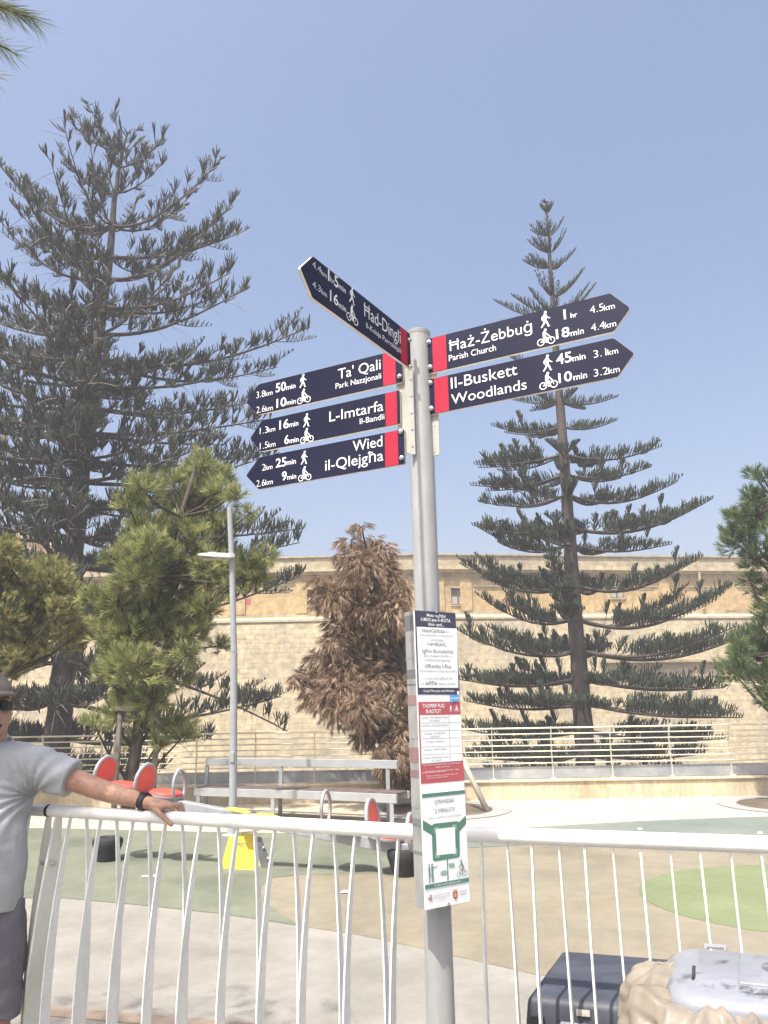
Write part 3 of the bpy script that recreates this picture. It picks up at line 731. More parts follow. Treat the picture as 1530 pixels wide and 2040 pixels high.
WL = [
 (300, (133, 236), (276, 252), .02, 4), (335, (205, 272), (330, 282), .06, 5), (385, (120, 300), (332, 312), .08, 5), (450, (0, 330), (446, 318), .12, 6),
 (555, (-10, 425), (462, 400), .10, 5), (512, (40, 470), (488, 464), .04, 4), (610, (-60, 500), (462, 548), .10, 7), (665, (-70, 610), (498, 582), .08, 5), (715, (-120, 640), (616, 636), .07, 7),
 (765, (-120, 700), (470, 742), .06, 8), (812, (-150, 770), (505, 800), .05, 7), (862, (-150, 815), (540, 838), .05, 8), (915, (-160, 860), (500, 900), .05, 8), (960, (-150, 900), (560, 905), .05, 7),
 (1010, (-170, 960), (480, 1000), .05, 8), (1070, (-150, 1020), (606, 1053), .05, 8), (1125, (-140, 1080), (602, 1086), .05, 8), (1210, (-120, 1190), (598, 1148), .10, 7), (1265, (-100, 1265), (330, 1250), .06, 6),
 (1320, (-100, 1330), (575, 1460), .0, 7), (1390, (-80, 1400), (560, 1384), .12, 7), (1470, (-60, 1460), (420, 1470), .06, 7), (1530, (-60, 1530), (330, 1530), .05, 6)]
araucaria('araucaria_tree', 24.0, [(254, 262), (240, 325), (228, 400), (215, 540), (198, 660), (182, 780), (166, 900), (153, 1040), (138, 1220), (122, 1380), (112, 1490), (106, 1560)],
          .50, -6.5, WL, 'tall broad grey-green araucaria with open drooping limbs at far left', 23, NORF_L, style_left)

def needle_tuft(mb, rnd, p, d, n, L, wd, mi, spread=.9, droop=0.0):
    d = d.normalized(); a = V((0, 0, 1)) if abs(d.z) < .9 else V((1, 0, 0))
    x = a.cross(d).normalized(); y = d.cross(x)
    for _ in range(n):
        an = rnd.uniform(0, 2 * PI); s = rnd.uniform(.15, spread)
        q = (d + (x * math.cos(an) + y * math.sin(an)) * s + V((0, 0, -droop))).normalized()
        l = L * rnd.uniform(.7, 1.1); o = p + d * rnd.uniform(-.3, .3) * L
        sd = q.cross(V((rnd.uniform(-1, 1), rnd.uniform(-1, 1), rnd.uniform(-1, 1)))).normalized() * (wd / 2)
        mid = o + q * (l * .55)
        mb.add([o - sd * .7, o + sd * .7, mid + sd, o + q * l, mid - sd], [(0, 1, 2, 3, 4)], mi)

def pine(name, base, Y, clumps, trunk, label, seed, mats, bark, tufts, L, wd, needles, droop=0.0, limb_r=.035, group=None, depth=.75, spread=.9, wts=(0, 0, 1, 1, 1, 2), trunk_r=.13, extra_depth=None):
    rnd = random.Random(seed)
    t = thing(name, base, label, 'tree', group)
    tp = [V(p) for p in trunk]
    mb = MB(); mb.tube(tp, [trunk_r * (1 - .75 * i / (len(tp) - 1)) for i in range(len(tp))], 10); mb.build('trunk', bark, t, smooth=True)
    fo = MB(); br = MB()
    sc_px = lambda r: r / 1530 * (Y * .99)
    for (x, y, r) in clumps:
        rr = sc_px(r); c = at_y(x, y, Y)
        wdp = extra_depth if extra_depth else depth
        c = c + V((0, rnd.uniform(-1, 1) * wdp, 0))
        # limb from trunk
        zz = max(tp[0].z + .4, c.z - rnd.uniform(.3, .9)); k = min(range(len(tp)), key=lambda i: abs(tp[i].z - zz)); s0 = tp[k]
        mid = s0.lerp(c, .55) + V((0, 0, -.08))
        br.tube([s0, mid, c], [limb_r, limb_r * .6, limb_r * .3], 5, cap=False)
        n = int(tufts * (rr / .45) ** 2)
        sx, sy, sz = rnd.uniform(.85, 1.2), rnd.uniform(.8, 1.1), rnd.uniform(.7, 1.0)
        for _ in range(n):
            v = V((rnd.gauss(0, 1), rnd.gauss(0, 1), rnd.gauss(0, 1))).normalized()
            rad = rr * (rnd.random() ** .45) * (1.0 + .25 * math.sin(v.x * 5 + x) * math.sin(v.z * 4 + y))
            p = c + V((v.x * sx, v.y * sy, v.z * sz)) * rad
            d = v * .8 + V((0, 0, .55 if droop == 0 else -.5)) + V((rnd.uniform(-.4, .4), rnd.uniform(-.4, .4), rnd.uniform(-.2, .3)))
            mi = rnd.choice(wts)
            needle_tuft(fo, rnd, p, d, needles, L, wd, mi, spread, droop)
        for _ in range(int(5 + 6 * rr / .45)):
            v = V((rnd.gauss(0, 1), rnd.gauss(0, 1), rnd.gauss(0, .8))).normalized()
            br.tube([c, c + v * rr * .85], [limb_r * .3, .004], 3, cap=False)
    br.build('branches', bark, t, smooth=True); fo.build('crown', mats, t)
    return t

# green pine behind the seesaw
GY = 12.5
gb = at_y(256, 1596, GY)
tr = [(gb.x, GY, 0), at_y(258, 1560, GY), at_y(270, 1500, GY), at_y(280, 1400, GY), at_y(290, 1280, GY), at_y(320, 1150, GY), at_y(360, 1030, GY), at_y(390, 930, GY)]
gc = [(400, 915, 30), (370, 925, 42), (430, 935, 36), (335, 955, 40), (400, 975, 48), (450, 985, 30), (300, 990, 40), (350, 1010, 50), (270, 1010, 26), (430, 1035, 46), (485, 1010, 22), (500, 1025, 18),
      (290, 1050, 48), (370, 1075, 56), (320, 1105, 50), (260, 1100, 34), (425, 1095, 42), (230, 1115, 26), (350, 1140, 60), (295, 1160, 52), (400, 1150, 40), (440, 1140, 36), (500, 1130, 34), (530, 1115, 26), (515, 1155, 24), (470, 1165, 30),
      (250, 1200, 46), (205, 1205, 30), (300, 1215, 58), (360, 1210, 50), (415, 1215, 34), (215, 1250, 42), (265, 1265, 56), (330, 1275, 56), (385, 1265, 40), (430, 1285, 20), (395, 1310, 24), (240, 1310, 44), (300, 1330, 56), (345, 1345, 36), (215, 1345, 22),
      (265, 1375, 50), (320, 1390, 40), (225, 1380, 32), (285, 1425, 30), (235, 1425, 28), (345, 1448, 34), (372, 1462, 20), (212, 1440, 22), (245, 1480, 16), (330, 1478, 18)]
pine('pine_tree', (gb.x, GY, 0), GY, [(x, y, q * .93) for x, y, q in gc], tr, 'bright green bushy pine held by a stake frame behind the seesaw', 5, PINE, M['bark'], 215, .165, .0080, 20, trunk_r=.115)
# round olive-green pine behind the man
OY = 13.0
ob = at_y(-6, 1590, OY)
tr = [(ob.x, OY, 0), at_y(-4, 1480, OY), at_y(5, 1350, OY), at_y(25, 1250, OY), at_y(50, 1170, OY)]
rnd0 = random.Random(3)
oc = [(0, 1105, 34), (45, 1108, 34), (85, 1130, 36), (30, 1140, 46), (130, 1180, 34), (95, 1175, 44), (145, 1240, 28), (60, 1215, 46), (110, 1270, 34), (-30, 1170, 50), (150, 1215, 22), (30, 1270, 44), (-10, 1310, 40)]
for x, y, r in [(20, 1120, 44), (70, 1125, 44), (110, 1155, 40), (-20, 1130, 50), (60, 1165, 52), (120, 1190, 38), (0, 1180, 50), (140, 1215, 26), (-60, 1160, 50), (90, 1220, 48), (30, 1225, 50), (-40, 1215, 50), (125, 1245, 34), (60, 1265, 40), (-90, 1215, 46), (0, 1260, 42),
                (20, 1300, 34), (-30, 1290, 44), (-80, 1270, 44), (50, 1310, 22), (90, 1285, 24), (-20, 1335, 34), (30, 1345, 20)]: oc.append((x, y, r))
pine('pine_tree', (ob.x, OY, 0), OY, oc, tr, 'rounded olive-yellow pine behind the man in the cap', 8, OLIVE, M['bark'], 330, .10, .0072, 18, trunk_r=.11, limb_r=.028)
# pine at the right edge
RY = 12.9
rb = PITS[1]
tr = [(rb.x, rb.y, 0), at_y(1570, 1450, RY), at_y(1565, 1300, RY), at_y(1560, 1150, RY), at_y(1556, 1000, RY), at_y(1530, 940, RY)]
rc = [(1496, 945, 14), (1500, 965, 18), (1525, 985, 26), (1490, 1000, 26), (1470, 1030, 26), (1515, 1035, 36), (1555, 1010, 40), (1490, 1070, 34), (1545, 1080, 44), (1465, 1060, 18), (1515, 1110, 36), (1570, 1130, 50), (1535, 1165, 34), (1560, 1205, 44), (1500, 1150, 20),
      (1525, 1215, 28), (1600, 1170, 60), (1545, 1255, 40), (1500, 1285, 30), (1470, 1300, 22), (1535, 1310, 44), (1580, 1300, 60), (1490, 1335, 34), (1530, 1360, 40), (1580, 1370, 50), (1515, 1390, 22), (1455, 1325, 16), (1550, 1400, 34), (1620, 1280, 60), (1610, 1060, 50)]
pine('pine_tree', (rb.x, rb.y, 0), RY, rc, tr, 'dense dark pine cut off by the right edge of the view', 9, RPINE, M['bark'], 200, .15, .0078, 19, trunk_r=.12)
# dead brown tree in its pit
DY = 12.8
db = PITS[0]
tr = [(db.x, db.y, 0), at_y(838, 1480, DY), at_y(805, 1330, DY), at_y(765, 1220, DY), at_y(742, 1130, DY), at_y(732, 1075, DY)]
dc = [(722, 1062, 14), (745, 1072, 22), (700, 1085, 22), (765, 1090, 22), (730, 1100, 32), (690, 1110, 22), (765, 1120, 30), (720, 1140, 38), (780, 1150, 26), (655, 1150, 22), (640, 1170, 20), (690, 1170, 34), (745, 1180, 40), (795, 1180, 28),
      (665, 1200, 34), (720, 1220, 44), (780, 1225, 40), (640, 1205, 16), (690, 1255, 40), (745, 1265, 46), (800, 1270, 36), (660, 1290, 28), (720, 1310, 46), (780, 1320, 46), (640, 1320, 30), (685, 1335, 42), (605, 1350, 22), (630, 1360, 34), (590, 1352, 10), (740, 1365, 48), (800, 1375, 40),
      (680, 1385, 40), (640, 1395, 26), (615, 1400, 14), (720, 1415, 40), (775, 1430, 44), (670, 1425, 22), (745, 1460, 38), (800, 1470, 40), (720, 1470, 18), (780, 1505, 36), (815, 1520, 34), (790, 1545, 26), (820, 1560, 26)]
pine('dead_tree', (db.x, db.y, 0), DY, [(x, y, q * 1.08) for x, y, q in dc], tr, 'dead brown conifer with drooping dry sprays left of the pole', 14, BROWN, M['bark'], 250, .165, .0074, 16, droop=.55, spread=.55, trunk_r=.10, depth=.55)
# pine overhead at top left: trunk and crown outside the frame, one branch tip in view; it shades the man
rnd = random.Random(77)
t = thing('overhanging_pine', (-3.7, 1.3, 0), 'long-needled pine branch tip hanging into the top left corner of the sky', 'tree')
mb = MB(); tk = [V((-3.7, 1.3, 0)), V((-3.65, 1.35, 1.6)), V((-3.5, 1.5, 3.0)), V((-3.3, 1.6, 4.4)), V((-3.2, 1.7, 5.4))]; mb.tube(tk, [.17, .15, .12, .08, .04], 12); mb.build('trunk', M['bark'], t, smooth=True)
br = MB(); fo = MB()
def long_tufts(path, n, f0):
    for i in range(n):
        f = f0 + (1 - f0) * (i + .5) / n; k = f * (len(path) - 1); j = min(int(k), len(path) - 2)
        p = path[j].lerp(path[j + 1], k - j); d = (path[j + 1] - path[j]).normalized()
        needle_tuft(fo, rnd, p, d + V((0, 0, -.15)), 16, .105, .0019, rnd.choice((0, 1, 1, 2, 2)), 1.1, .18)
tipw = CAM + ray(62, 33) * 2.5
p1 = [tk[3], V((-2.4, 1.75, 4.15)), V((-1.7, 1.9, 3.95)), tipw]
br.tube(p1, [.035, .022, .012, .005], 7, cap=False); long_tufts(p1, 60, .45)
for (px, py, dd) in ((20, 100, 2.5), (-30, 30, 2.6), (-15, 150, 2.45), (12, 10, 2.7)):
    e = CAM + ray(px, py) * dd; p2 = [V((-2.0, 1.85, 4.0)), V((-1.7, 1.9, 3.9)), e]; br.tube(p2, [.012, .009, .004], 5, cap=False); long_tufts(p2, 24, .4)
for k in range(330):                                                # rest of the crown, out of frame, shading the man
    c = V((-2.55, 1.95, 4.4)) + V((rnd.gauss(0, .50), rnd.gauss(0, .50), rnd.gauss(0, .42)))
    v = c - CAM; zc = v.dot(CF)
    xs, ys = 765 + 1530 * v.dot(CR) / zc, 1020 - 1530 * v.dot(CU) / zc
    if xs > -70 or c.y > 2.6: continue
    s0 = tk[rnd.choice((2, 3, 3, 4))]
    if k % 6 == 0: br.tube([s0, s0.lerp(c, .5) + V((0, 0, .1)), c], [.02, .012, .005], 5, cap=False)
    for _ in range(6): needle_tuft(fo, rnd, c + V((rnd.gauss(0, .09), rnd.gauss(0, .09), rnd.gauss(0, .07))), V((rnd.uniform(-1, 1), rnd.uniform(-1, 1), rnd.uniform(-.2, 1))), 14, .13, .004, rnd.choice((0, 1, 2)), 1.0)
br.build('branch', M['twig'], t, smooth=True); fo.build('crown', [leaf('longneedle_dark', (.10, .13, .05)), leaf('longneedle_mid', (.16, .19, .075)), leaf('longneedle_light', (.25, .27, .11))], t)

# stakes
def stake_frame():
    t = thing('tree_stake_frame', (gb.x, GY - .2, 0), 'grey timber stake frame with crossbar around the green pine trunk', 'tree stake')
    for a, b in (((240, 1412), (238, 1600)), ((314, 1412), (312, 1600))):
        p, q = at_y(*a, GY - .25), at_y(*b, GY - .25); mb = MB(); mb.tube([(p.x, p.y, 0), p], .042, 10); mb.build('stake', M['twig'], t, smooth=True)
    p, q = at_y(232, 1412, GY - .25), at_y(322, 1412, GY - .25); mb = MB(); mb.beam(p - V((0, .05, 0)), q - V((0, .05, 0)), .03, .07); mb.build('crossbar', M['twig'], t, bevel=.004)
stake_frame()
t = thing('leaning_stake', at_z(972, 1618, 0), 'pale leaning stake propping the dead brown tree, right of the pole', 'tree stake')
mb = MB(); e = at_y(905, 1480, 12.75); mb.tube([at_z(972, 1618, 0), e], [.045, .04], 10); mb.build('stake', mat('weathered_stake', [(.33, .30, .25), (.42, .39, .33)], 5, .8, stretch=(1, 1, .2)), t, smooth=True)
mb = MB(); q = at_z(972, 1618, 0).lerp(e, .93); mb.tube([q + V((0, .05, 0)), V((db.x + .06, db.y, q.z + .05))], .012, 6); mb.build('tie', M['black'], t)
#SECTION furniture
# ------------------------------------------------------------------ lamp post
LY = 10.6
lb, lt = at_y(463.5, 1600, LY), at_y(457, 1010, LY)
t = thing('street_lamp', (lb.x, LY, 0), 'slim grey lamp post with flat head on its left, in front of the bench', 'street lamp')
def lpx(py):
    xs = [(1660, 463.5), (1480, 465), (1300, 466), (1122, 462), (1010, 457)]
    for (a, xa), (b, xb) in zip(xs, xs[1:]):
        if a >= py >= b: return xa + (xb - xa) * (a - py) / (a - b)
    return 463.5
col = [at_y(lpx(y), y, LY) for y in (1660, 1600, 1480, 1300)]
mb = MB(); mb.tube([(col[0].x, LY, 0)] + col[1:], [.052, .052, .050, .048], 16); q = at_y(lpx(1300), 1298, LY)
mb.build('pole', M['grey_steel'], t, smooth=True, autosmooth=40)
col2 = [at_y(lpx(y), y, LY) for y in (1299, 1200, 1122, 1060, 1010)]
mb = MB(); mb.tube(col2, [.043, .042, .040, .037, .035], 14); mb.build('upper_pole', M['grey_steel'], t, smooth=True, autosmooth=40)
mb = MB(); mb.lathe((lb.x, LY, 0), [(.13, .0), (.13, .02), (.07, .03), (.06, .10)], n=16); mb.build('base_flange', M['grey_steel'], t, smooth=True, autosmooth=30)
hp = at_y(461, 1113, LY); h2 = at_y(392, 1109, LY)
mb = MB()
prof = [(0, .075, .0, .055), (.06, .11, -.01, .06), (.25, .13, -.012, .055), (.44, .12, .0, .045), (.50, .08, .012, .035)]
dirh = V((-1, -.15, .03)).normalized(); sdh = V((.15, -1, 0)).normalized()
L_ = (hp - h2).length + .02
rings = []
for s, wd, zb, zt in prof:
    c = hp + V((.05, 0, 0)) + dirh * (s / .5 * L_)
    rings.append([c - sdh * wd + V((0, 0, zb)), c + sdh * wd + V((0, 0, zb)), c + sdh * wd * .85 + V((0, 0, zt)), c - sdh * wd * .85 + V((0, 0, zt))])
vs = [p for r in rings for p in r]
fs = [(0, 1, 2, 3), tuple(4 * (len(rings) - 1) + k for k in (3, 2, 1, 0))]
for i in range(len(rings) - 1):
    for k in range(4): fs.append((4 * i + k, 4 * i + 4 + k, 4 * i + 4 + (k + 1) % 4, 4 * i + (k + 1) % 4))
mb.add(vs, fs); hd = mb.build('lamp_head', M['bracket'], t, bevel=.008)
mb = MB(); c = hp + dirh * (.26); mb.box(c + V((0, 0, .058)), (.10, .16, .025)); mb.build('photocell', M['bracket'], hd, bevel=.005)
mb = MB(); c = hp + dirh * (.26); mb.box(c + V((0, 0, -.016)), (.26, .18, .008)); mb.build('lens', mat('lamp_lens', [(.5, .5, .48)], 5, .2), hd)
q = at_y(466, 1508, LY); mb = MB(); mb.box(q + V((-.012, -.05, 0)), (.05, .025, .14)); mb.build('hatch_cover', M['grey_steel'], t, bevel=.008)

# ------------------------------------------------------------------ bench
BS = .42
bl, br_ = at_z(386, 1570, BS), at_z(789, 1583, BS)
bm_ = at_z(550, 1582, BS)
def bench_pt(f, back=0, z=0.0):
    p = bl.lerp(br_, f); d = (br_ - bl).normalized(); n = V((-d.y, d.x, 0))      # away from camera
    s = .10 * 4 * f * (1 - f)
    return V((p.x, p.y, 0)) + n * (back + s * .9) + V((0, 0, z))
t = thing('park_bench', (bl + br_) / 2 * 1.0 - V((0, 0, BS)), 'long curved grey metal bench with dark slatted seat and backrest bar', 'bench')
def sweep(name, b0, b1, z0, z1, m, par, f0=0, f1=1, n=14):
    mb = MB(); vs = []
    for i in range(n + 1):
        f = f0 + (f1 - f0) * i / n
        vs += [bench_pt(f, b0, z0), bench_pt(f, b1, z0), bench_pt(f, b1, z1), bench_pt(f, b0, z1)]
    fs = [(0, 3, 2, 1), (4 * n, 4 * n + 1, 4 * n + 2, 4 * n + 3)]
    for i in range(n):
        for k in range(4): fs.append((4 * i + k, 4 * i + (k + 1) % 4, 4 * i + 4 + (k + 1) % 4, 4 * i + 4 + k))
    mb.add(vs, fs); return mb.build(name, m, par, fix=True, bevel=.004, seg=1)
sweep('seat_frame', 0, .05, BS - .115, BS, M['grey_steel'], t)
sweep('rear_seat_frame', .445, .49, BS - .10, BS, M['grey_steel'], t)
for k in range(5): sweep('seat_slat', .056 + k * .077, .124 + k * .077, BS - .025, BS + .012, M['slat'], t, .005, .995)
qb = bench_pt(.93, .42); zbk = at_y(785, 1515, qb.y).z
sweep('backrest_bar', .42, .50, zbk - .115, zbk, M['grey_steel'], t, -.03, .95)
for f, fb in ((.02, -.03), (.40, .36), (.975, .90)):
    mb = MB(); a = bench_pt(f, .025, 0); mb.beam(a, a + V((0, 0, BS - .115)), .055, .055, V((0, 1, 0))); mb.build('leg', M['grey_steel'], t)
    mb = MB(); a = bench_pt(fb, .46, 0); mb.beam(a, a + V((0, 0, zbk - .115)), .055, .07, V((0, 1, 0))); mb.build('back_support', M['grey_steel'], t)
    mb = MB(); mb.beam(bench_pt(f, .052, BS - .075), bench_pt(fb, .44, BS - .075), .05, .05); mb.build('cross_brace', M['grey_steel'], t)

# ------------------------------------------------------------------ seesaw
A, B = at_z(212, 1716, 0), at_z(805, 1745, 0)
E = (B - A).normalized(); Nc = V((E.y, -E.x, 0))                    # Nc points towards the camera
C = at_z(487, 1733, 0); C = A + E * (C - A).dot(E)
pl = Plane(C, E, V((0, 0, 1)), Nc)
t = thing('seesaw', C, 'grey seesaw with red seats and yellow pivot panel, left end up', 'seesaw')
s_, v_ = pl.uv(353, 1594); s2_, v2_ = pl.uv(785, 1676)
h0, h1 = v_, v2_
SL = (h1 - h0) / (s2_ - s_)
def sw(s, up=0, side=0):
    return C + E * s + V((0, 0, h0 + SL * (s - s_) + up)) + Nc * side
tilt = (E + V((0, 0, SL))).normalized(); tup = Nc.cross(tilt) * -1
if tup.z < 0: tup = -tup
sL, sR = pl.uv(205, 1600)[0] - .05, pl.uv(830, 1700)[0] + .05
mb = MB(); mb.beam(sw(sL, -.05), sw(sR, -.05), .11, .11, tup); mb.build('beam', M['steel'], t, bevel=.008)
for px in (475, 535):
    s = pl.uv(px, 1615)[0]; mb = MB(); mb.ell(sw(s, .012), (.15, .07, .022), (tilt, Nc, tup)); mb.build('beam_pad', M['yellow'], t, smooth=True)
for sd_, dk in ((.085, False), (-.085, True)):
    q = [(448, 1737), (517, 1737), (494, 1664), (466, 1664)]
    pts = [pl.uv(*p) for p in q]; cx_ = sum(p[0] for p in pts) / 4
    mb = MB(); mb.prism([pl.P(u, v if v > .03 else 0.0, sd_) for u, v in pts], Nc * (.02 if not dk else -.02)); o = mb.build('pivot_panel', M['yellow'], t, bevel=.004)
    if not dk:
        mb = MB(); pl2 = Plane(C + Nc * .1062, E, V((0, 0, 1)), Nc)
        pl2.text(mb, 'Buglo', 466, 1688, 493, 1682.5, 9, .0, 0); pl2.disc(mb, pl2.uv(474, 1677.5), .022, .0003, 0, .016); mb.build('lettering', M['ink'], o)
mb = MB()
q = [(500, 1668), (516, 1668), (537, 1724), (520, 1737)]
mb.prism([pl.P(*pl.uv(*p), -.03) for p in q], Nc * -.015); o = mb.build('pivot_bracket', M['darksteel'], t, bevel=.003)
for p in ((523, 1690), (532, 1711)): mb = MB(); mb.lathe(pl.P(*pl.uv(*p), -.03), [(.016, 0), (.016, .012), (.006, .018)], Nc, 10); mb.build('bolt', M['bolt'], o, smooth=True)
def seat(px, py, back=True, sgn=1, hgt=.34, padlen=.34):
    s, v = pl.uv(px, py)
    cb = sw(s, .02)
    nrm = (E * sgn + V((0, 0, -.14))).normalized()                  # backs face the middle
    c = pl.P(s, v)
    mb = MB(); mb.lathe(c, [(hgt * .5, -.012), (hgt * .5, .012)], nrm, 32); bk = mb.build('backrest', M['seat_red'], t, fix=True, bevel=.004)
    rx = V((0, 0, 1)).cross(nrm).normalized(); ry = nrm.cross(rx)
    mb = MB(); mb.tube([c + (rx * math.cos(2 * PI * k / 28) + ry * math.sin(2 * PI * k / 28)) * (hgt * .5 + .012) - nrm * .006 for k in range(29)], .022, 8, cap=False)
    mb.build('backrest_rim', M['steel'], bk, smooth=True)
    base = c - V((0, 0, hgt * .5)); mb = MB(); mb.beam(base - nrm * .02 + V((0, 0, .03)), sw(s, -.02), .05, .03, E); mb.build('backrest_post', M['steel'], t, bevel=.004)
    pc = sw(s + sgn * (.10 + padlen / 2), .05)
    mb = MB(); mb.lathe(pc, [(.165, -.018), (.18, -.008), (.18, .010), (.15, .026), (.06, .030)], tup, 28); pd = mb.build('seat', M['seat_red'], t, smooth=True, fix=True)
    mb = MB(); mb.lathe(pc - tup * .018, [(.15, -.016), (.186, -.014), (.19, 0), (.19, .008), (.182, .010)], tup, 28); mb.build('seat_shell', M['steel'], pd, smooth=True, autosmooth=40)
    mb = MB(); mb.beam(pc - tup * .034, sw(s + sgn * (.10 + padlen / 2), .0), .09, .06, tup); mb.build('seat_mount', M['steel'], t)
def ring_handle(px, py, hgt):
    s, v = pl.uv(px, py); c = pl.P(s, v); nrm = E; rx = Nc; ry = V((0, 0, 1))
    mb = MB(); mb.tube([c + (rx * .72 * math.cos(2 * PI * k / 28) + ry * math.sin(2 * PI * k / 28)) * hgt * .5 for k in range(29)], .018, 8, cap=False)
    mb.tube([c - V((0, 0, hgt * .5)), sw(s, 0)], .022, 8); mb.build('handle', M['steel'], t, smooth=True)
seat(210, 1541, hgt=.34); seat(290, 1556, hgt=.33); ring_handle(357, 1566, .33)
ring_handle(649, 1610, .33); seat(741, 1630, sgn=-1, hgt=.33); seat(822, 1660, sgn=-1, hgt=.33)
for i, (p, lab) in enumerate(((A, 'black rubber stop in the ground under the raised seesaw end'), (B, 'black rubber stop under the lowered seesaw end beside the pole'))):
    mb = MB(); mb.lathe(p, [(.105, 0), (.11, .02), (.155, .16), (.165, .20), (.155, .235), (.11, .25), (.10, .235), (.05, .23)], n=24)
    tag(mb.build('rubber_stop', M['black'], smooth=True, autosmooth=50), lab, 'bumper', 'rubber stops of the seesaw')

# ------------------------------------------------------------------ white railing in front
RZ = 1.19
RA, RB, RC, RD = at_z(97, 1615, RZ), at_z(822, 1655.5, RZ), at_z(935, 1666, RZ), at_z(1530, 1683, RZ)
dL = (RB - RA).normalized(); dR = (RD - RC).normalized()
RM = at_z(878, 1660, RZ)                                            # where the two runs meet, behind the pole
dL = (RM - RA).normalized(); dR = (RD - RM).normalized()
def blade(mb, top, d, nc, bow, wtop, wbot, th=.006):
    prof = [0, .04, .09, .15, .22, .30, .38, .47, .58, .75, .9, 1.0]; rows = []
    for f in prof:
        z = top.z - .018 - f * (top.z - .10)
        g = min(1, f / .6); s = bow * (1 - (1 - g) ** 2) * (1 - .3 * max(0, f - .6))
        wd = wtop + (wbot - wtop) * min(1, f * 2.0) - (.012 * max(0, f - .75) / .25)
        c = V((top.x, top.y, z)) + nc * s
        rows.append((c - nc * wd / 2, c + nc * wd / 2))
    vs = []
    for a, b in rows: vs += [a - d * th / 2, b - d * th / 2, b + d * th / 2, a + d * th / 2]
    n = len(rows); fs = [(0, 1, 2, 3), (4 * n - 1, 4 * n - 2, 4 * n - 3, 4 * n - 4)]
    for i in range(n - 1):
        for k in range(4): fs.append((4 * i + k, 4 * i + 4 + k, 4 * i + 4 + (k + 1) % 4, 4 * i + (k + 1) % 4))
    mb.add(vs, fs)
def rail_run(name, P0, P1, tops, label, ends=(False, False)):
    d = (P1 - P0).normalized(); nc = V((d.y, -d.x, 0))
    t = thing(name, (P0.x, P0.y, 0), label, 'railing', 'white railing panels')
    mb = MB(); mb.tube([P0, P1], .0242, 24); mb.build('handrail', M['white'], t, smooth=True, autosmooth=40)
    mb = MB(); a, b = V((P0.x, P0.y, .10)), V((P1.x, P1.y, .10)); mb.beam(a + nc * .03, b + nc * .03, .16, .012); mb.build('bottom_rail', M['white'], t)
    for i, q in enumerate(tops):
        mb = MB(); blade(mb, q[0], d, nc, q[1], q[2], q[3]); mb.build('baluster', M['baluster'], t, fix=True)
    return t, d, nc
def on_run(P0, d, px, py):
    n = V((d.y, -d.x, 0)); q = at_plane(px, py, P0, n); s = (q - P0).dot(d); return P0 + d * s
def rail_y(px): return 1614 + (px - 75) * 40 / 747 + 12
tl = []
for i, px in enumerate([141, 172, 201, 232, 265, 296, 330, 363, 400, 435, 474, 507, 548, 585, 625, 665, 708, 752, 794, 836]):
    bowy = (i % 2 == 0)
    tl.append((on_run(RA, dL, px, rail_y(px)), ((.055 if i < 7 else .075) if bowy else -.055), .015, .045 if bowy else .034))
tt, d_, nc_ = rail_run('white_railing', RA + dL * .006, RM, tl, 'long white tubular railing with paired flat balusters, left of the pole')
# end post: two curved tapering plates with bolts
for off, bow_, wb in ((.004, -.01, .075), (.062, .02, .105)):
    mb = MB(); top = RA + dL * off
    prof = [(0, .028), (.12, .055), (.3, .085), (.5, .10), (.75, .085), (1.0, .07)]; vs = []
    for f, wd in prof:
        c = V((top.x, top.y, RZ - .015 - f * (RZ - .016))) + nc_ * (bow_ * math.sin(f * PI * .6) + .02 * f) + dL * (-.015 * math.sin(f * PI))
        for a_, b_ in ((-1, -1), (1, -1), (1, 1), (-1, 1)): vs.append(c + nc_ * (a_ * wd * wb / .1 / 2) + dL * (b_ * .006))
    n = len(prof); fs = [(0, 1, 2, 3), (4 * n - 1, 4 * n - 2, 4 * n - 3, 4 * n - 4)]
    for i in range(n - 1):
        for k in range(4): fs.append((4 * i + k, 4 * i + 4 + k, 4 * i + 4 + (k + 1) % 4, 4 * i + (k + 1) % 4))
    mb.add(vs, fs); o = mb.build('post_plate', M['offwhite'], tt, fix=True, smooth=True, autosmooth=30)
    mb = MB(); c = V((top.x, top.y, RZ - .20)) + nc_ * .02 + dL * .006; mb.lathe(c, [(.010, 0), (.010, .01), (.007, .012), (.007, .024)], dL, 10); mb.build('bolt', M['bolt'], o, smooth=True, autosmooth=40)
mb = MB(); mb.tube([RA - dL * .004, RA + dL * .012], .0250, 24); mb.build('joint_ring', M['black'], tt, smooth=True, autosmooth=40)
tr_ = []
for i, px in enumerate([960, 1011, 1060, 1114, 1165, 1221, 1276, 1335, 1394, 1455, 1515, 1578, 1640]):
    bowy = (i % 2 == 0)
    tr_.append((on_run(RM, dR, px, 1694), .030 if bowy else -.045, .018, .036))
rail_run('white_railing', RM + dR * .004, RM + dR * 1.75, tr_, 'white tubular railing with thin balusters behind the bins, right of the pole')
P0 = RA - dL * 1.6
tb = [(P0 + dL * (.12 + .105 * k), .04 if k % 2 else -.05, .02, .044) for k in range(14)]
rail_run('white_railing', P0, RA - dL * .006, tb, 'white railing panel mostly hidden behind the man')
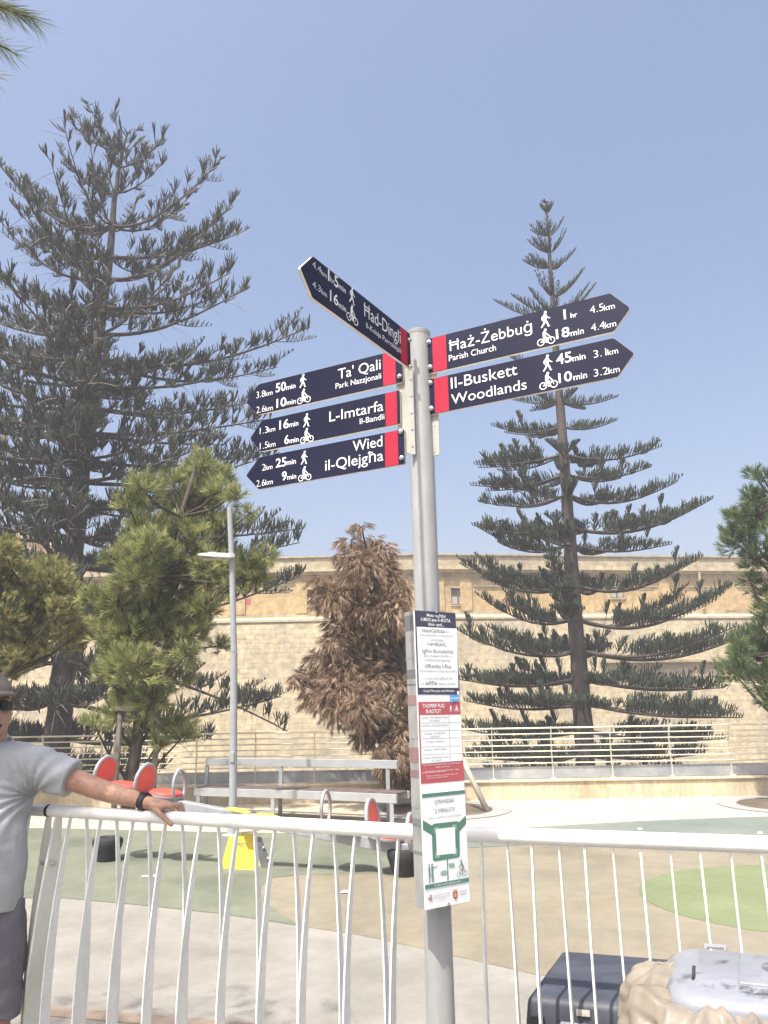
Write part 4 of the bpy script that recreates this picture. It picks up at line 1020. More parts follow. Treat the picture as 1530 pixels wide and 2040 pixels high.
#SECTION signpost
# ------------------------------------------------------------------ signpost
PYd = 2.45
pb, ptp = at_y(874, 1900, PYd), at_y(833, 664, PYd)
axisv = (ptp - pb).normalized()
p_base = pb - axisv * (pb.z / axisv.z)
p_top = V((ptp.x, ptp.y, ptp.z))
PR = .0405
def pole_at(z): return p_base + axisv * (z / axisv.z)
t = thing('signpost', (p_base.x, p_base.y, 0), 'grey round signpost carrying five navy walking and cycling direction signs', 'signpost')
mb = MB(); zt = p_top.z
mb.tube([p_base, pole_at(zt * .5), pole_at(zt)], PR, 32); mb.build('pole', M['pole_grey'], t, smooth=True, autosmooth=40)
mb = MB(); mb.lathe(pole_at(zt), [(PR + .001, -.012), (PR + .002, .0), (PR * .9, .004), (PR * .4, .008)], n=32); mb.build('pole_cap', M['pole_grey'], t, smooth=True, autosmooth=40)
SIGN_R = V((.888, -.46, 0)).normalized()
SIGN_H = V((-.515, -.857, 0)).normalized()
def nrm_cam(d, p):
    n = V((d.y, -d.x, 0)); return n if n.dot(CAM - p) > 0 else -n
def sign(attach_px, d, tips, label, texts, icons, red, bolts, e_sign, split=None):
    """attach_px: (x, y top, y bottom) at the pole end; tips: [(corner top), (tip), (corner bottom)] px; d points to the tip"""
    zmid = (attach_px[1] + attach_px[2]) / 2
    n = nrm_cam(d, pole_at(2.5)); p0 = pole_at(2.5) + n * (PR * .25); p0 = V((p0.x, p0.y, 0))
    pln = Plane(p0, d * e_sign, V((0, 0, 1)), n)
    U = lambda x, y: (lambda q: (q[0] * e_sign, q[1]))(pln.uv(x, y))  # distance along d, height
    u0, _ = U(attach_px[0], zmid); uT, _ = U(*tips[1]); uc = (U(*tips[0])[0] + U(*tips[2])[0]) / 2
    z1 = (U(attach_px[0], attach_px[1])[1] + U(*tips[0])[1]) / 2; z0 = (U(attach_px[0], attach_px[2])[1] + U(*tips[2])[1]) / 2
    zm = (z0 + z1) / 2
    th = .010
    def shape(ins=0):
        base = [(u0 + ins, z0 + ins), (uc - ins * .4, z0 + ins), (uT - ins * 1.3, zm), (uc - ins * .4, z1 - ins), (u0 + ins, z1 - ins)]
        out = []; m_ = len(base)
        for i in range(m_):
            a_, b_, c_ = V(base[i - 1]), V(base[i]), V(base[(i + 1) % m_]); r_ = .006
            q0 = b_ + (a_ - b_).normalized() * r_; q1 = b_ + (c_ - b_).normalized() * r_
            for k in range(4):
                f = k / 3; out.append(tuple(q0 * (1 - f) ** 2 + b_ * 2 * f * (1 - f) + q1 * f * f))
        return out
    W = lambda u, v, h=0: p0 + d * u + V((0, 0, v)) + n * h
    mb = MB(); mb.prism([W(u, v, -th) for u, v in shape()], n * (th - .0015)); board = mb.build('finger_sign', M['signcore'], t, fix=True)
    board['label'] = label
    mb = MB(); mb.prism([W(u, v, -.0015) for u, v in shape(.0005)], n * .0015); mb.prism([W(u, v, -th) for u, v in shape(.0005)], -n * .001); mb.build('sign_face', M['navy'], board, fix=True)
    r0, r1 = U(red[0], zmid)[0], U(red[1], zmid)[0]
    mb = MB(); mb.prism([W(r0, z0 + .0013, .0), W(r1, z0 + .0013, .0), W(r1, z1 - .0013, .0), W(r0, z1 - .0013, .0)], n * .0005); mb.build('red_band', M['red'], board, fix=True)
    mb = MB()
    for a_ in texts: pln.text(mb, a_[0], *a_[1:5], cap=a_[5] if len(a_) > 5 else None, bold=a_[6] if len(a_) > 6 else .0, h=.0009)
    mb.build('lettering', M['letter'], board)
    mb = MB()
    for ic, x, y, h in icons: icon(pln, mb, ic, x, y, h, .0009, 1)
    mb.build('pictogram', M['letter'], board)
    for x, y in bolts:
        mb = MB(); u, v = U(x, y); mb.lathe(W(u, v, 0), [(.0085, 0), (.0085, .002), (.0062, .0022), (.0062, .007), (.003, .0085)], n, 10)
        mb.build('bolt', M['bolt'], board, smooth=True, autosmooth=35)
    return u0, r0, z0, z1, W
B_ = .014
infoA = sign((802, 693, 756), -SIGN_R, [(512, 767.5), (490, 804.5), (517, 830)], 'second sign from the top on the left, reading Ta\' Qali',
     [("Ta' Qali", 673.7, 754.5, 758.6, 736.5, 20), ('Park Nazzjonali', 668.8, 775, 759.6, 754, 11), ('50', 549.5, 782, 569.7, 777, 17, B_), ('min', 570.7, 777, 588.7, 773, None, .008), ('3.8', 511, 794, 528, 790, 13, -.012), ('km', 529, 789.5, 543, 786),
      ('10', 551, 812.7, 570.7, 807.8, 17, B_), ('min', 571.4, 807.5, 589.3, 803.5, None, .008), ('2.6', 511, 823.8, 528, 819.9, 13, -.012), ('km', 529, 820, 543.6, 816.6)],
     [(WALK, 603.4, 758.4, 27), (BIKE, 605.7, 788.8, 29)], (763, 788), [(796, 750)], -1)
sign((797, 774, 840), -SIGN_R, [(519, 841), (498, 879), (521, 903)], 'third sign from the top on the left, reading L-Imtarfa',
     [('L-Imtarfa', 656.3, 841, 764, 817, 20), ('Il-Bandli', 717, 845.4, 766, 834.6, 11), ('16', 556.7, 855.8, 575.6, 851.6, 17, B_), ('min', 576.6, 851.6, 594.6, 847.3, None, .008), ('1.3', 517.8, 865.6, 534, 861.7, 13, -.012), ('km', 534.8, 861.7, 548.5, 858.4),
      ('6', 566.8, 885, 575.6, 883.6, 17, B_), ('min', 577, 883.6, 595, 879.3, None, .008), ('1.5', 517.8, 895.7, 534, 891.8, 13, -.012), ('km', 535, 891.8, 549, 888.5)],
     [(WALK, 610.6, 836.9, 27), (BIKE, 611.6, 867.3, 29)], (768, 791), [], -1)
sign((806, 852, 922), -SIGN_R, [(516, 913), (490, 950), (515, 977)], 'lowest sign on the left, reading Wied il-Qlejgħa',
     [('Wied', 703, 900, 762, 888.5, 21), ('il-Qlejgħa', 648, 938.5, 764, 916.3, 21), ('25', 549.5, 931.6, 570.7, 927.7, 17, B_), ('min', 571.4, 927, 589.7, 923, None, .008), ('2', 522.4, 938, 529, 936.9, 13, -.012), ('km', 529.5, 936.9, 543, 933.6),
      ('9', 561.6, 958, 571.4, 955.5, 17, B_), ('min', 572.7, 956, 590.3, 952.9, None, .008), ('2.6', 511, 970.8, 528, 967, 13, -.012), ('km', 529, 967, 543.6, 963.7)],
     [(WALK, 606, 911.4, 27), (BIKE, 607.3, 943.4, 29)], (767, 793), [(798.5, 860), (800.5, 912)], -1)
sign((818, 674, 741), SIGN_H, [(624, 501), (599, 522), (623, 585)], 'topmost sign on the left pointing towards the viewer, reading Ħad-Dingli',
     [('4.4', 621, 529, 640, 547, 13, -.012), ('km', 640, 547, 650, 554.5), ('1', 651.8, 556.8, 657, 561.7, 22, B_), ('hr', 657.5, 561.7, 666, 567.6, 11, .0), ('5', 665.5, 568, 673.7, 575.8, 22, B_), ('min', 674.6, 574.8, 688.4, 584.6, None, .008),
      ('4.3', 621.4, 569.9, 639, 584.6, 13, -.012), ('km', 640, 584.6, 650.8, 593.7), ('16', 657, 599, 673.7, 610.7, 21, B_), ('min', 674.6, 610.7, 689, 623.8, None, .008), ('Ħad-Dingli', 724.3, 627, 797.8, 686.5, 25), ('Il-Knisja Parrokkjali', 729, 650, 798.8, 707, 10)],
     [(WALK, 700.5, 587.8, 34), (BIKE, 701.4, 625.4, 36)], (798.5, 811.6), [(815, 678), (816.5, 731)], -1)
sign((850, 673, 744), SIGN_R, [(1215.5, 586.8), (1255.7, 615), (1223, 661.3)], 'upper sign on the right, reading Ħaż-Żebbuġ',
     [('Ħaż-Żebbuġ', 894.6, 697, 1060.6, 664, 21), ('Parish Church', 894.6, 719, 988.4, 699, 12), ('1', 1121.7, 636.8, 1130, 635, 19, B_), ('hr', 1137, 633.5, 1150.5, 631, None, .008), ('4.5', 1175.6, 624.4, 1203.4, 619.5, 15, -.012), ('km', 1204, 618.8, 1225.3, 615),
      ('18', 1107.6, 675, 1136.4, 670, 19, B_), ('min', 1137.4, 669.5, 1163.5, 664.6, None, .008), ('4.4', 1178, 660, 1205.7, 654.8, 15, -.012), ('km', 1206, 654, 1228, 650)],
     [(WALK, 1085.8, 635.8, 33), (BIKE, 1087.4, 671, 33)], (862, 889.7), [(854.5, 682), (857, 731.5)], 1)
sign((852, 753.5, 825.4), SIGN_R, [(1223.7, 676), (1263.9, 705.4), (1229.5, 752.8)], 'lower sign on the right, reading Il-Buskett Woodlands',
     [('Il-Buskett', 898.8, 774, 1031, 747, 22), ('Woodlands', 899.5, 804.4, 1049.8, 776.3, 20), ('45', 1108.6, 726, 1139.7, 720.8, 20, B_), ('min', 1140.6, 720, 1166.8, 715, None, .008), ('3.1', 1182, 713.6, 1210, 708, 15, -.012), ('km', 1211, 707.7, 1231.8, 703.8),
      ('10', 1112, 763, 1142, 758, 19, B_), ('min', 1143, 757.7, 1170, 752.8, None, .008), ('3.2', 1183.8, 750.5, 1212.5, 745.6, 15, -.012), ('km', 1213, 745, 1235, 740.7)],
     [(WALK, 1090, 722.7, 33), (BIKE, 1092.3, 757.7, 34)], (866, 893.6), [(857.5, 763), (859.5, 814)], 1)
# bracket plates clamped on the pole
def bracket(d, px0, px1, y0, y1, bolts):
    n = nrm_cam(d, pole_at(2.5)); p0 = pole_at(2.4) + n * (PR * .25 - .016); p0 = V((p0.x, p0.y, 0)); es = 1 if d.x > 0 else -1
    pln = Plane(p0, d * es, V((0, 0, 1)), n); ym = (y0 + y1) / 2
    xa, xb = (px0, px1)
    u0, u1 = pln.uv(xa, ym)[0], pln.uv(xb, ym)[0]; z1, z0 = pln.uv((xa + xb) / 2, y0)[1], pln.uv((xa + xb) / 2, y1)[1]
    mb = MB(); mb.prism([pln.P(u0, z0), pln.P(u1, z0), pln.P(u1, z1), pln.P(u0, z1)], n * .004); o = mb.build('bracket_plate', M['bracket'], t, fix=True, bevel=.001)
    for x, y in bolts: mb = MB(); mb.lathe(pln.P(*pln.uv(x, y), .004), [(.0035, 0), (.0035, .0015)], n, 8); mb.build('bolt', M['bolt'], o)
bracket(SIGN_R, 853, 874, 735, 909, [(868, 848), (866, 900)])
bracket(-SIGN_R, 792, 828, 700, 905, [(798, 785), (800, 835), (820, 770), (820, 850), (821, 897)])
for px0, d in ((822, SIGN_H),):
    mb = MB(); n = V((-.35, -.94, 0)).normalized(); 
    zA, zB = at_y(820, 740, 2.41).z, at_y(820, 906, 2.41).z; c = pole_at((zA + zB) / 2) + n * (PR + .003); mb.box(c - V((.018, .0, .0)), (.020, .006, zA - zB)); o = mb.build('clamp_strip', M['bracket'], t, bevel=.001)
    for k in range(5): mb = MB(); mb.lathe(c + V((-.018, -.003, (k - 2) * (zA - zB) * .2)), [(.004, 0), (.004, .002)], V((0, -1, 0)), 8); mb.build('bolt', M['bolt'], o)

# ------------------------------------------------------------------ information panel on the pole
PD = V((.82, .57, 0)).normalized(); PN = nrm_cam(PD, pole_at(1.4))
zb_ = at_y(845, 1700, 2.33)
pb0 = V((zb_.x, zb_.y, 0))
pln = Plane(pb0, PD, V((0, 0, 1)), PN)
# panel leans with the pole: sides follow the measured edges
lo_l, lo_r, up_l, up_r = (848, 1812), (937, 1797), (825, 1217), (908, 1221)
zl0 = (pln.uv(*lo_l)[1] + pln.uv(*lo_r)[1]) / 2; zl1 = (pln.uv(*up_l)[1] + pln.uv(*up_r)[1]) / 2
cor = [(pln.uv(*lo_l)[0], zl0), (pln.uv(*lo_r)[0], zl0), (pln.uv(*up_r)[0], zl1), (pln.uv(*up_l)[0], zl1)]
t = thing('information_panel', pb0 + V((0, 0, zl0)), 'narrow white three-poster information board clamped to the signpost above the railing', 'information board')
mb = MB(); mb.prism([pln.P(u, v, -.004) for u, v in cor], PN * .003); mb.build('front_sheet', M['paper'], t, fix=True)
def side_poly(f0, f1, h):
    a0 = V(cor[0]).lerp(V(cor[3]), f0); a1 = V(cor[0]).lerp(V(cor[3]), f1)
    return [pln.P(a0.x + h, a0.y, -.0042), pln.P(a0.x + h, a0.y, -.048), pln.P(a1.x + h, a1.y, -.048), pln.P(a1.x + h, a1.y, -.0042)]
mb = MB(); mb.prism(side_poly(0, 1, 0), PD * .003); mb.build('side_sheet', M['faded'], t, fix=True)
def side_r():
    return [pln.P(cor[1][0], zl0, -.0042), pln.P(cor[1][0], zl0, -.048), pln.P(cor[2][0], zl1, -.048), pln.P(cor[2][0], zl1, -.0042)]
mb = MB(); mb.prism(side_r(), -PD * .003); mb.build('side_sheet', M['paper'], t, fix=True)
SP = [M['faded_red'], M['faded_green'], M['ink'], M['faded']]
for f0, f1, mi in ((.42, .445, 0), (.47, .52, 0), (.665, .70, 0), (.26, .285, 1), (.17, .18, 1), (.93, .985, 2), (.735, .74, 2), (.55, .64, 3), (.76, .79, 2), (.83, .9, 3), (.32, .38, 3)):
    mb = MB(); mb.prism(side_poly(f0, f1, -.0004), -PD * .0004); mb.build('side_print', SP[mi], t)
Z3 = lambda x, y: (800 + x / 5.667, 1200 + y / 5.667)
Z4 = lambda x, y: (800 + x / 6.8, 1540 + y / 6.8)
def rect3(q, Z): return [Z(*p) for p in q]
def poster(name, poly, m, h=0.0):
    mb = MB(); pln.poly(mb, poly, -.001 + h, .0006); return mb.build(name, m, t, fix=True)
def lines(name, lst, m, par, Z, h):
    mb = MB()
    for a_ in lst:
        x0, y0 = Z(a_[1], a_[2]); x1, y1 = Z(a_[3], a_[4]); pln.text(mb, a_[0], x0, y0, x1, y1, a_[5] / (5.667 if Z is Z3 else 6.8), a_[6] if len(a_) > 6 else 0.0, h)
    return mb.build(name, m, par)
# first poster
po = poster('poster', rect3([(150, 90), (608, 120), (662, 1043), (185, 1040)], Z3), M['poster_navy']); po['label'] = 'upper poster with navy frame and grey text'
mb = MB(); pln.poly(mb, rect3([(170, 275), (622, 295), (640, 966), (197, 964)], Z3), .0, .0004); mb.build('poster_ground', M['paper'], po, fix=True)
lines('lettering', [('Meta tagħżel', 285, 162, 495, 172, 34, .01), ('il-MIXI jew ir-ROTA', 218, 212, 553, 224, 38, .014), ('tkun qed...', 298, 262, 482, 270, 34, .01), ('Grazzi! Pass pass nadu flimkien.', 247, 1008, 597, 1014, 26, .004)], M['letter'], po, Z3, .0002)
lines('main_text', [('tissoċjalizza', 230, 335, 487, 343, 42), ('l-ambjent,', 295, 488, 505, 494, 42), ('tgħin fil-mobilità', 228, 570, 582, 578, 42), ('tiffranka l-flus', 258, 738, 560, 745, 42), ('saħħa', 272, 930, 398, 932, 42, .01)], M['ink'], po, Z3, .0008)
lines('small_text', [('ma\' l-', 500, 345, 552, 347, 24), ('nies, mal-ġirien u mal-oħrajn,', 192, 378, 595, 392, 24), ('tieħu ħsieb', 325, 436, 470, 441, 24), ('għax tnaqqas it-traffiku u', 240, 612, 575, 620, 24), ('l-inkwiet biex tipparkja,', 250, 660, 565, 668, 24), ('fuq it-trasport u l-kura tas-saħħa', 198, 784, 625, 792, 24), ('u tkun qed tagħmel ġid', 270, 868, 572, 873, 26), ('lis-', 230, 930, 262, 931, 24), ('fiżika u mentali', 412, 930, 612, 934, 24)], M['inkpale'], po, Z3, .0008)
# second poster
po = poster('poster', rect3([(190, 1125), (662, 1120), (710, 2010), (220, 2050)], Z3), M['poster_red']); po['label'] = 'middle poster with red frame and a table'
mb = MB(); pln.poly(mb, rect3([(207, 1275), (668, 1268), (690, 1786), (228, 1822)], Z3), .0, .0004); mb.build('poster_ground', M['paper'], po, fix=True)
lines('heading', [('TAGĦRIF FUQ', 236, 1190, 484, 1184, 40, .012), ('IR-ROTOT', 275, 1252, 445, 1248, 42, .012)], M['letter'], po, Z3, .0003)
lines('route_names', [('L-Imdina - Ħaż-Żebbuġ Il-Knisja', 222, 1312, 520, 1306, 22), ('Parrokkjali', 318, 1345, 428, 1342, 20), ('L-Imdina - L-Imtarfa Il-Bandli', 225, 1402, 522, 1396, 22), ("L-Imdina - Ta' Qali Park", 258, 1492, 492, 1486, 22), ('Nazzjonali', 325, 1524, 435, 1520, 20), ('L-Imdina - Il-Buskett', 282, 1584, 478, 1578, 22), ('L-Imdina - Wied il-Qlejgħa', 255, 1674, 512, 1666, 22), ('L-Imdina - Ħad-Dingli Il-Knisja', 238, 1768, 540, 1754, 22), ('Parrokkjali', 335, 1798, 450, 1792, 20)], M['inkpale'], po, Z3, .0008)
mb = MB()
for k, (ya, yb) in enumerate(((1362, 1352), (1450, 1438), (1538, 1526), (1632, 1616), (1720, 1702))): pln.poly(mb, rect3([(211 + k * 4, ya), (672 + k * 4, yb), (672 + k * 4, yb + 3), (211 + k * 4, ya + 3)], Z3), .0004, .0003)
pln.poly(mb, rect3([(530, 1272), (534, 1272), (552, 1797), (548, 1797)], Z3), .00041, .0003); mb.build('table_lines', M['inkpale'], po)
lines('footer', [('Tista\' tniżżel l-informazzjoni dwar ir-rotot billi tiskennja', 238, 1842, 672, 1818, 16), ('l-kodiċi ta\' kull rotta', 362, 1868, 560, 1856, 15), ('Dan il-proġett sar bl-għajnuna tal-kunsilli lokali u r-reġjun', 232, 1915, 680, 1890, 13), ('għal aktar informazzjoni ikkuntattja lill-uffiċċju', 236, 1930, 500, 1912, 12), ('Il-ħinijiet u d-distanzi huma approssimattivi u jistgħu ivarjaw', 234, 1966, 684, 1940, 12), ('skont it-toroq u l-kundizzjoni tat-temp', 238, 1990, 560, 1972, 12)], M['letter'], po, Z3, .0003)
mb = MB(); x, y = Z3(554, 1196); icon(pln, mb, WALK, x, y, 12.5, .0003); x, y = Z3(620, 1196); icon(pln, mb, BIKE, x, y, 12, .0003); mb.build('pictogram', M['letter'], po)
# sticker
mb = MB(); pln.poly(mb, rect3([(542, 1050), (650, 1040), (655, 1106), (582, 1122), (566, 1142), (556, 1120), (548, 1118)], Z3), .0008, .0004); st = mb.build('sticker', M['sticker'], t, fix=True); st['label'] = 'small blue speech-bubble sticker'
lines('lettering', [('BOKADO', 556, 1100, 646, 1086, 22, .01)], M['letter'], st, Z3, .0014)
mb = MB(); pln.poly(mb, rect3([(624, 1003), (648, 1000), (650, 1040), (627, 1043)], Z3), .0008, .0004); mb.build('sticker', M['paper'], t, fix=True)
# third poster
po = poster('poster', rect3([(272, 285), (856, 228), (912, 1470), (318, 1575)], Z4), M['paper'], .0001); po['label'] = 'lower white poster with green frame graphics'
mb = MB()
pln.poly(mb, rect3([(275, 285), (855, 228), (857, 278), (277, 338)], Z4), .0, .0004)
pln.poly(mb, rect3([(286, 637), (408, 712), (440, 686), (752, 652), (776, 668), (872, 575), (876, 685), (782, 792), (788, 1120), (765, 1142), (445, 1196), (424, 1176), (410, 838), (288, 765)], Z4), .0, .0004)
pln.poly(mb, rect3([(315, 1520), (911, 1415), (915, 1468), (319, 1575)], Z4), .0, .0004)
pln.poly(mb, rect3([(613, 1172), (626, 1170), (636, 1455), (622, 1458)], Z4), .0, .0003)
mb.build('green_print', M['poster_green'], po, fix=True)
mb = MB()
for q in ([(440, 740), (500, 728), (502, 758), (464, 764), (466, 812), (442, 816)], [(684, 702), (738, 694), (744, 770), (730, 772), (728, 724), (686, 730)], [(454, 1078), (472, 1076), (476, 1118), (514, 1112), (516, 1146), (456, 1156)], [(730, 1022), (750, 1020), (754, 1108), (700, 1116), (700, 1092), (732, 1086)],
          [(638, 1226), (704, 1218), (720, 1244), (706, 1270), (640, 1280)], [(606, 1316), (540, 1328), (524, 1356), (542, 1382), (608, 1370)]): pln.poly(mb, rect3(q, Z4), .0005, .0003)
mb.build('pale_green_print', M['poster_palegreen'], po, fix=True)
mb = MB(); pln.poly(mb, rect3([(462, 760), (720, 730), (731, 1086), (476, 1116)], Z4), .0006, .0003); mb.build('blank_card', M['paper'], po, fix=True)
lines('heading', [('GĦANDEK', 445, 418, 715, 392, 52), ('2 MINUTI?', 447, 542, 722, 512, 52)], mat('poster_grey_green_ink', [(.16, .20, .18)], 5, .5), po, Z4, .0008)
lines('small_text', [("Għinna u tagħtina l-opinjoni tiegħek", 355, 630, 805, 578, 26)], M['inkpale'], po, Z4, .0008)
lines('footer', [('ħu sehem fl-istħarriġ tagħna hawn', 445, 1536, 800, 1474, 24), ], M['letter'], po, Z4, .0006)
lines('publisher_text', [("L-ASSOĊJAZZJONI TAL-KUNSILLI", 428, 1672, 652, 1634, 18), ("LOKALI GĦALL-MOBILITÀ", 430, 1702, 652, 1664, 16), ('sostenibbli', 432, 1732, 650, 1692, 16), ('REĠJUN', 790, 1620, 878, 1606, 26), ('PUNENT', 792, 1656, 878, 1642, 26)], M['inkpale'], po, Z4, .0008)
mb = MB(); pln.poly(mb, rect3([(358, 1690), (384, 1684), (386, 1712), (360, 1718)], Z4), -.0002, .0006); pln.poly(mb, rect3([(384, 1650), (408, 1646), (412, 1728), (388, 1734)], Z4), -.0002, .0006); mb.build('small_emblem', mat('emblem_pink', [(.40, .25, .26)], 4, .5), t)
mb = MB(); pln.poly(mb, rect3([(694, 1612), (756, 1602), (758, 1660), (746, 1690), (728, 1706), (708, 1696), (696, 1668)], Z4), -.0002, .0006, 0); pln.poly(mb, rect3([(698, 1580), (750, 1572), (752, 1598), (698, 1608)], Z4), -.0002, .0006, 1)
pln.poly(mb, rect3([(712, 1640), (744, 1634), (744, 1664), (730, 1690), (714, 1672)], Z4), .0004, .0003, 1); pln.disc(mb, pln.uv(*Z4(727, 1628)), .0018, .0008, 1); pln.poly(mb, rect3([(722, 1680), (736, 1678), (736, 1702), (724, 1704)], Z4), .0008, .0003, 2); mb.build('crest', [M['crest_red'], M['crest_gold'], M['poster_navy']], t)
# two people and a cyclist printed in green
mb = MB()
def fig4(segs, discs):
    k = 0
    for x, y, r in discs: pln.disc(mb, pln.uv(*Z4(x, y)), r / 6.8 / 1530 * 2.2, .0006)
    for a_, b_, wa, wb in segs:
        k += 1; pa, pb_ = pln.uv(*Z4(*a_)), pln.uv(*Z4(*b_)); pln.stroke(mb, (*pa, 0), (*pb_, 0), wa / 6.8 / 1530 * 2.2, wb / 6.8 / 1530 * 2.2, .0006 + k * 2e-5)
fig4([((374, 1285), (380, 1390), 30, 34), ((376, 1390), (380, 1490), 24, 14), ((414, 1275), (418, 1380), 34, 30), ((410, 1380), (414, 1480), 18, 12), ((424, 1380), (434, 1475), 18, 12), ((422, 1280), (466, 1278), 12, 10), ((466, 1278), (478, 1246), 10, 8)], [(373, 1250, 13), (411, 1240, 14)])
fig4([((808, 1215), (835, 1280), 30, 36), ((835, 1285), (815, 1320), 24, 18), ((815, 1320), (828, 1385), 18, 12), ((808, 1225), (775, 1280), 11, 9), ((780, 1360), (800, 1280), 6, 6), ((800, 1290), (840, 1330), 6, 6), ((865, 1350), (838, 1290), 6, 6), ((780, 1370), (830, 1368), 6, 6)], [(805, 1186, 14)])
for x, y in ((778, 1375), (867, 1355)): pln.disc(mb, pln.uv(*Z4(x, y)), 34 / 6.8 / 1530 * 2.2, .0006, 0, 28 / 6.8 / 1530 * 2.2)
mb.build('figures_print', mat('figure_grey_green', [(.17, .25, .21)], 4, .5), po)
for q in ((869, 1219), (893, 1800)): mb = MB(); mb.lathe(pln.P(*pln.uv(*q), 0), [(.004, 0), (.004, .003)], PN, 10); mb.build('screw', M['bolt'], t)
mb = MB(); q = pole_at(zl1 - .02); mb.tube([q + V((0, 0, -.006)), q + V((0, 0, .006))], PR + .002, 24); mb.build('clamp_band', M['bolt'], t, smooth=True, autosmooth=40); mb = MB(); q = pole_at(zl0 + .05); mb.tube([q + V((0, 0, -.006)), q + V((0, 0, .006))], PR + .002, 24); mb.build('clamp_band', M['bolt'], t, smooth=True, autosmooth=40)
#SECTION bins
# ------------------------------------------------------------------ dark blue bin behind the railing
q0, q1, q2 = at_z(1113, 1890, .72), at_z(1320, 1916, .72), at_z(1040, 1985, .70)
bd = dR.copy(); bn = V((-bd.y, bd.x, 0))                            # along, away from camera
Lc = V((q2.x, q2.y, 0)); dep = abs((q0 - q2).dot(bn)); skew = (q0 - q2).dot(bd)
t = thing('storage_bin', Lc + bd * .5, 'dark blue plastic storage bin with sloping lid behind the railing', 'bin')
def bp(a_, b_, z): return Lc + bd * a_ + bn * b_ + V((0, 0, z))
W_ = 1.05
mb = MB(); sk = skew
base = [bp(0, 0, .60), bp(W_, 0, .60), bp(W_, dep, .60), bp(sk, dep, .60)]; topq = [bp(.012, .012, .698), bp(W_ - .012, .012, .698), bp(W_ - .012, dep - .012, .722), bp(sk + .012, dep - .012, .722)]
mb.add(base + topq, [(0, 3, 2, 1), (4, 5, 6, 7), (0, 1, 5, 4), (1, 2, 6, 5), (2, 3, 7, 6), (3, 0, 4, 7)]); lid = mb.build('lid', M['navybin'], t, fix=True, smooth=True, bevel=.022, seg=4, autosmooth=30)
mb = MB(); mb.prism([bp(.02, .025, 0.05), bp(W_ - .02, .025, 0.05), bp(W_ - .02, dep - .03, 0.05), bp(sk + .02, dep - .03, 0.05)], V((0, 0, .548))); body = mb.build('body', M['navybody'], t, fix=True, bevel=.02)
def on_front(px, py, off):
    q = at_plane(px, py, Lc + bn * off, bn); return (q - Lc).dot(bd), q.z
a0, zq = on_front(1162, 2018, 0)
mb = MB(); mb.prism([bp(a0 - .020, .0, zq - .009), bp(a0 + .020, .0, zq - .009), bp(a0 + .020, .0, zq + .009), bp(a0 - .020, .0, zq + .009)], -bn * .0015); mb.build('data_plate', M['sticker_grey'], lid, fix=True)
a0, zq = on_front(1070, 2024, 0)
mb = MB(); mb.prism([bp(a0 - .022, .0, zq - .08), bp(a0 + .022, .0, zq - .08), bp(a0 + .022, .0, zq), bp(a0 - .022, .0, zq)], -bn * .004); mb.build('latch', M['blackplastic'], body, fix=True, bevel=.0015)
a0, zq = on_front(1112, 2034, 0); a1, _ = on_front(1195, 2036, 0)
mb = MB(); mb.prism([bp(a0, .0, zq - .10), bp(a1, .0, zq - .10), bp(a1, .0, zq - .01), bp(a1 - .01, .0, zq), bp(a0 + .01, .0, zq), bp(a0, .0, zq - .012)], -bn * .003); mb.build('label_plate', mat('pale_plate', [(.30, .31, .32), (.38, .39, .40)], 12, .5), body, fix=True)
for a_ in (.12, W_ - .12):
    mb = MB(); mb.tube([bp(a_, .10, .05), bp(a_ + .04, .10, .05)], .05, 12); mb.build('wheel', M['blackplastic'], t, smooth=True, autosmooth=40)
    mb = MB(); mb.tube([bp(a_, dep - .1, .05), bp(a_ + .04, dep - .1, .05)], .05, 12); mb.build('wheel', M['blackplastic'], t, smooth=True, autosmooth=40)

# ------------------------------------------------------------------ grey wheelie bin and its bag
LZ = 1.04
cb, cf, ff = at_z(1398, 1893, LZ), at_z(1336, 1955, LZ), at_z(1366, 2000, LZ)
gd = V((.93, -.37, 0)).normalized(); gn = V((.37, .93, 0)).normalized()
G0 = V((ff.x - .020, ff.y + .065, 0))                                      # front-left corner region
gw, gdep = .52, .345
def gp(a_, b_, z): return G0 + gd * a_ + gn * b_ + V((0, 0, z))
t = thing('wheelie_bin', gp(gw / 2, gdep / 2, 0), 'scuffed pale grey wheelie bin lid in the bottom right corner, before the railing', 'bin')
def rrect(ins, z, r=.07, n=6):
    pts = []
    for cx_, cy_, a0 in ((gw - r, r, -PI / 2), (gw - r, gdep - r, 0), (r, gdep - r, PI / 2), (r, r, PI)):
        for k in range(n + 1):
            an = a0 + PI / 2 * k / n; pts.append(gp(cx_ + (r - ins) * math.cos(an), cy_ + (r - ins) * math.sin(an), z))
    return pts
mb = MB(); rings = [rrect(.010, LZ - .042), rrect(0, LZ - .038), rrect(0, LZ - .024), rrect(.006, LZ - .014), rrect(.02, LZ - .004), rrect(.045, LZ), rrect(.055, LZ), rrect(.062, LZ + .006)]
m_ = len(rings[0]); vs = [p for r in rings for p in r]; fs = []
for i in range(len(rings) - 1):
    for k in range(m_): fs.append((i * m_ + k, i * m_ + (k + 1) % m_, (i + 1) * m_ + (k + 1) % m_, (i + 1) * m_ + k))
fs.append(tuple((len(rings) - 1) * m_ + k for k in range(m_))); mb.add(vs, fs); lid = mb.build('lid', M['binlid'], t, smooth=True, autosmooth=50, fix=True)
mb = MB(); vs = []; n = 24
for r, z in ((.075, .0065), (.065, .008), (.05, .004), (.02, .0022), (.0, .002)):
    for k in range(n): vs.append(gp(.275 + r * 1.15 * math.cos(2 * PI * k / n), .185 + r * .9 * math.sin(2 * PI * k / n), LZ + .0045 + z))
fs = [(i * n + k, i * n + (k + 1) % n, (i + 1) * n + (k + 1) % n, (i + 1) * n + k) for i in range(4) for k in range(n)]
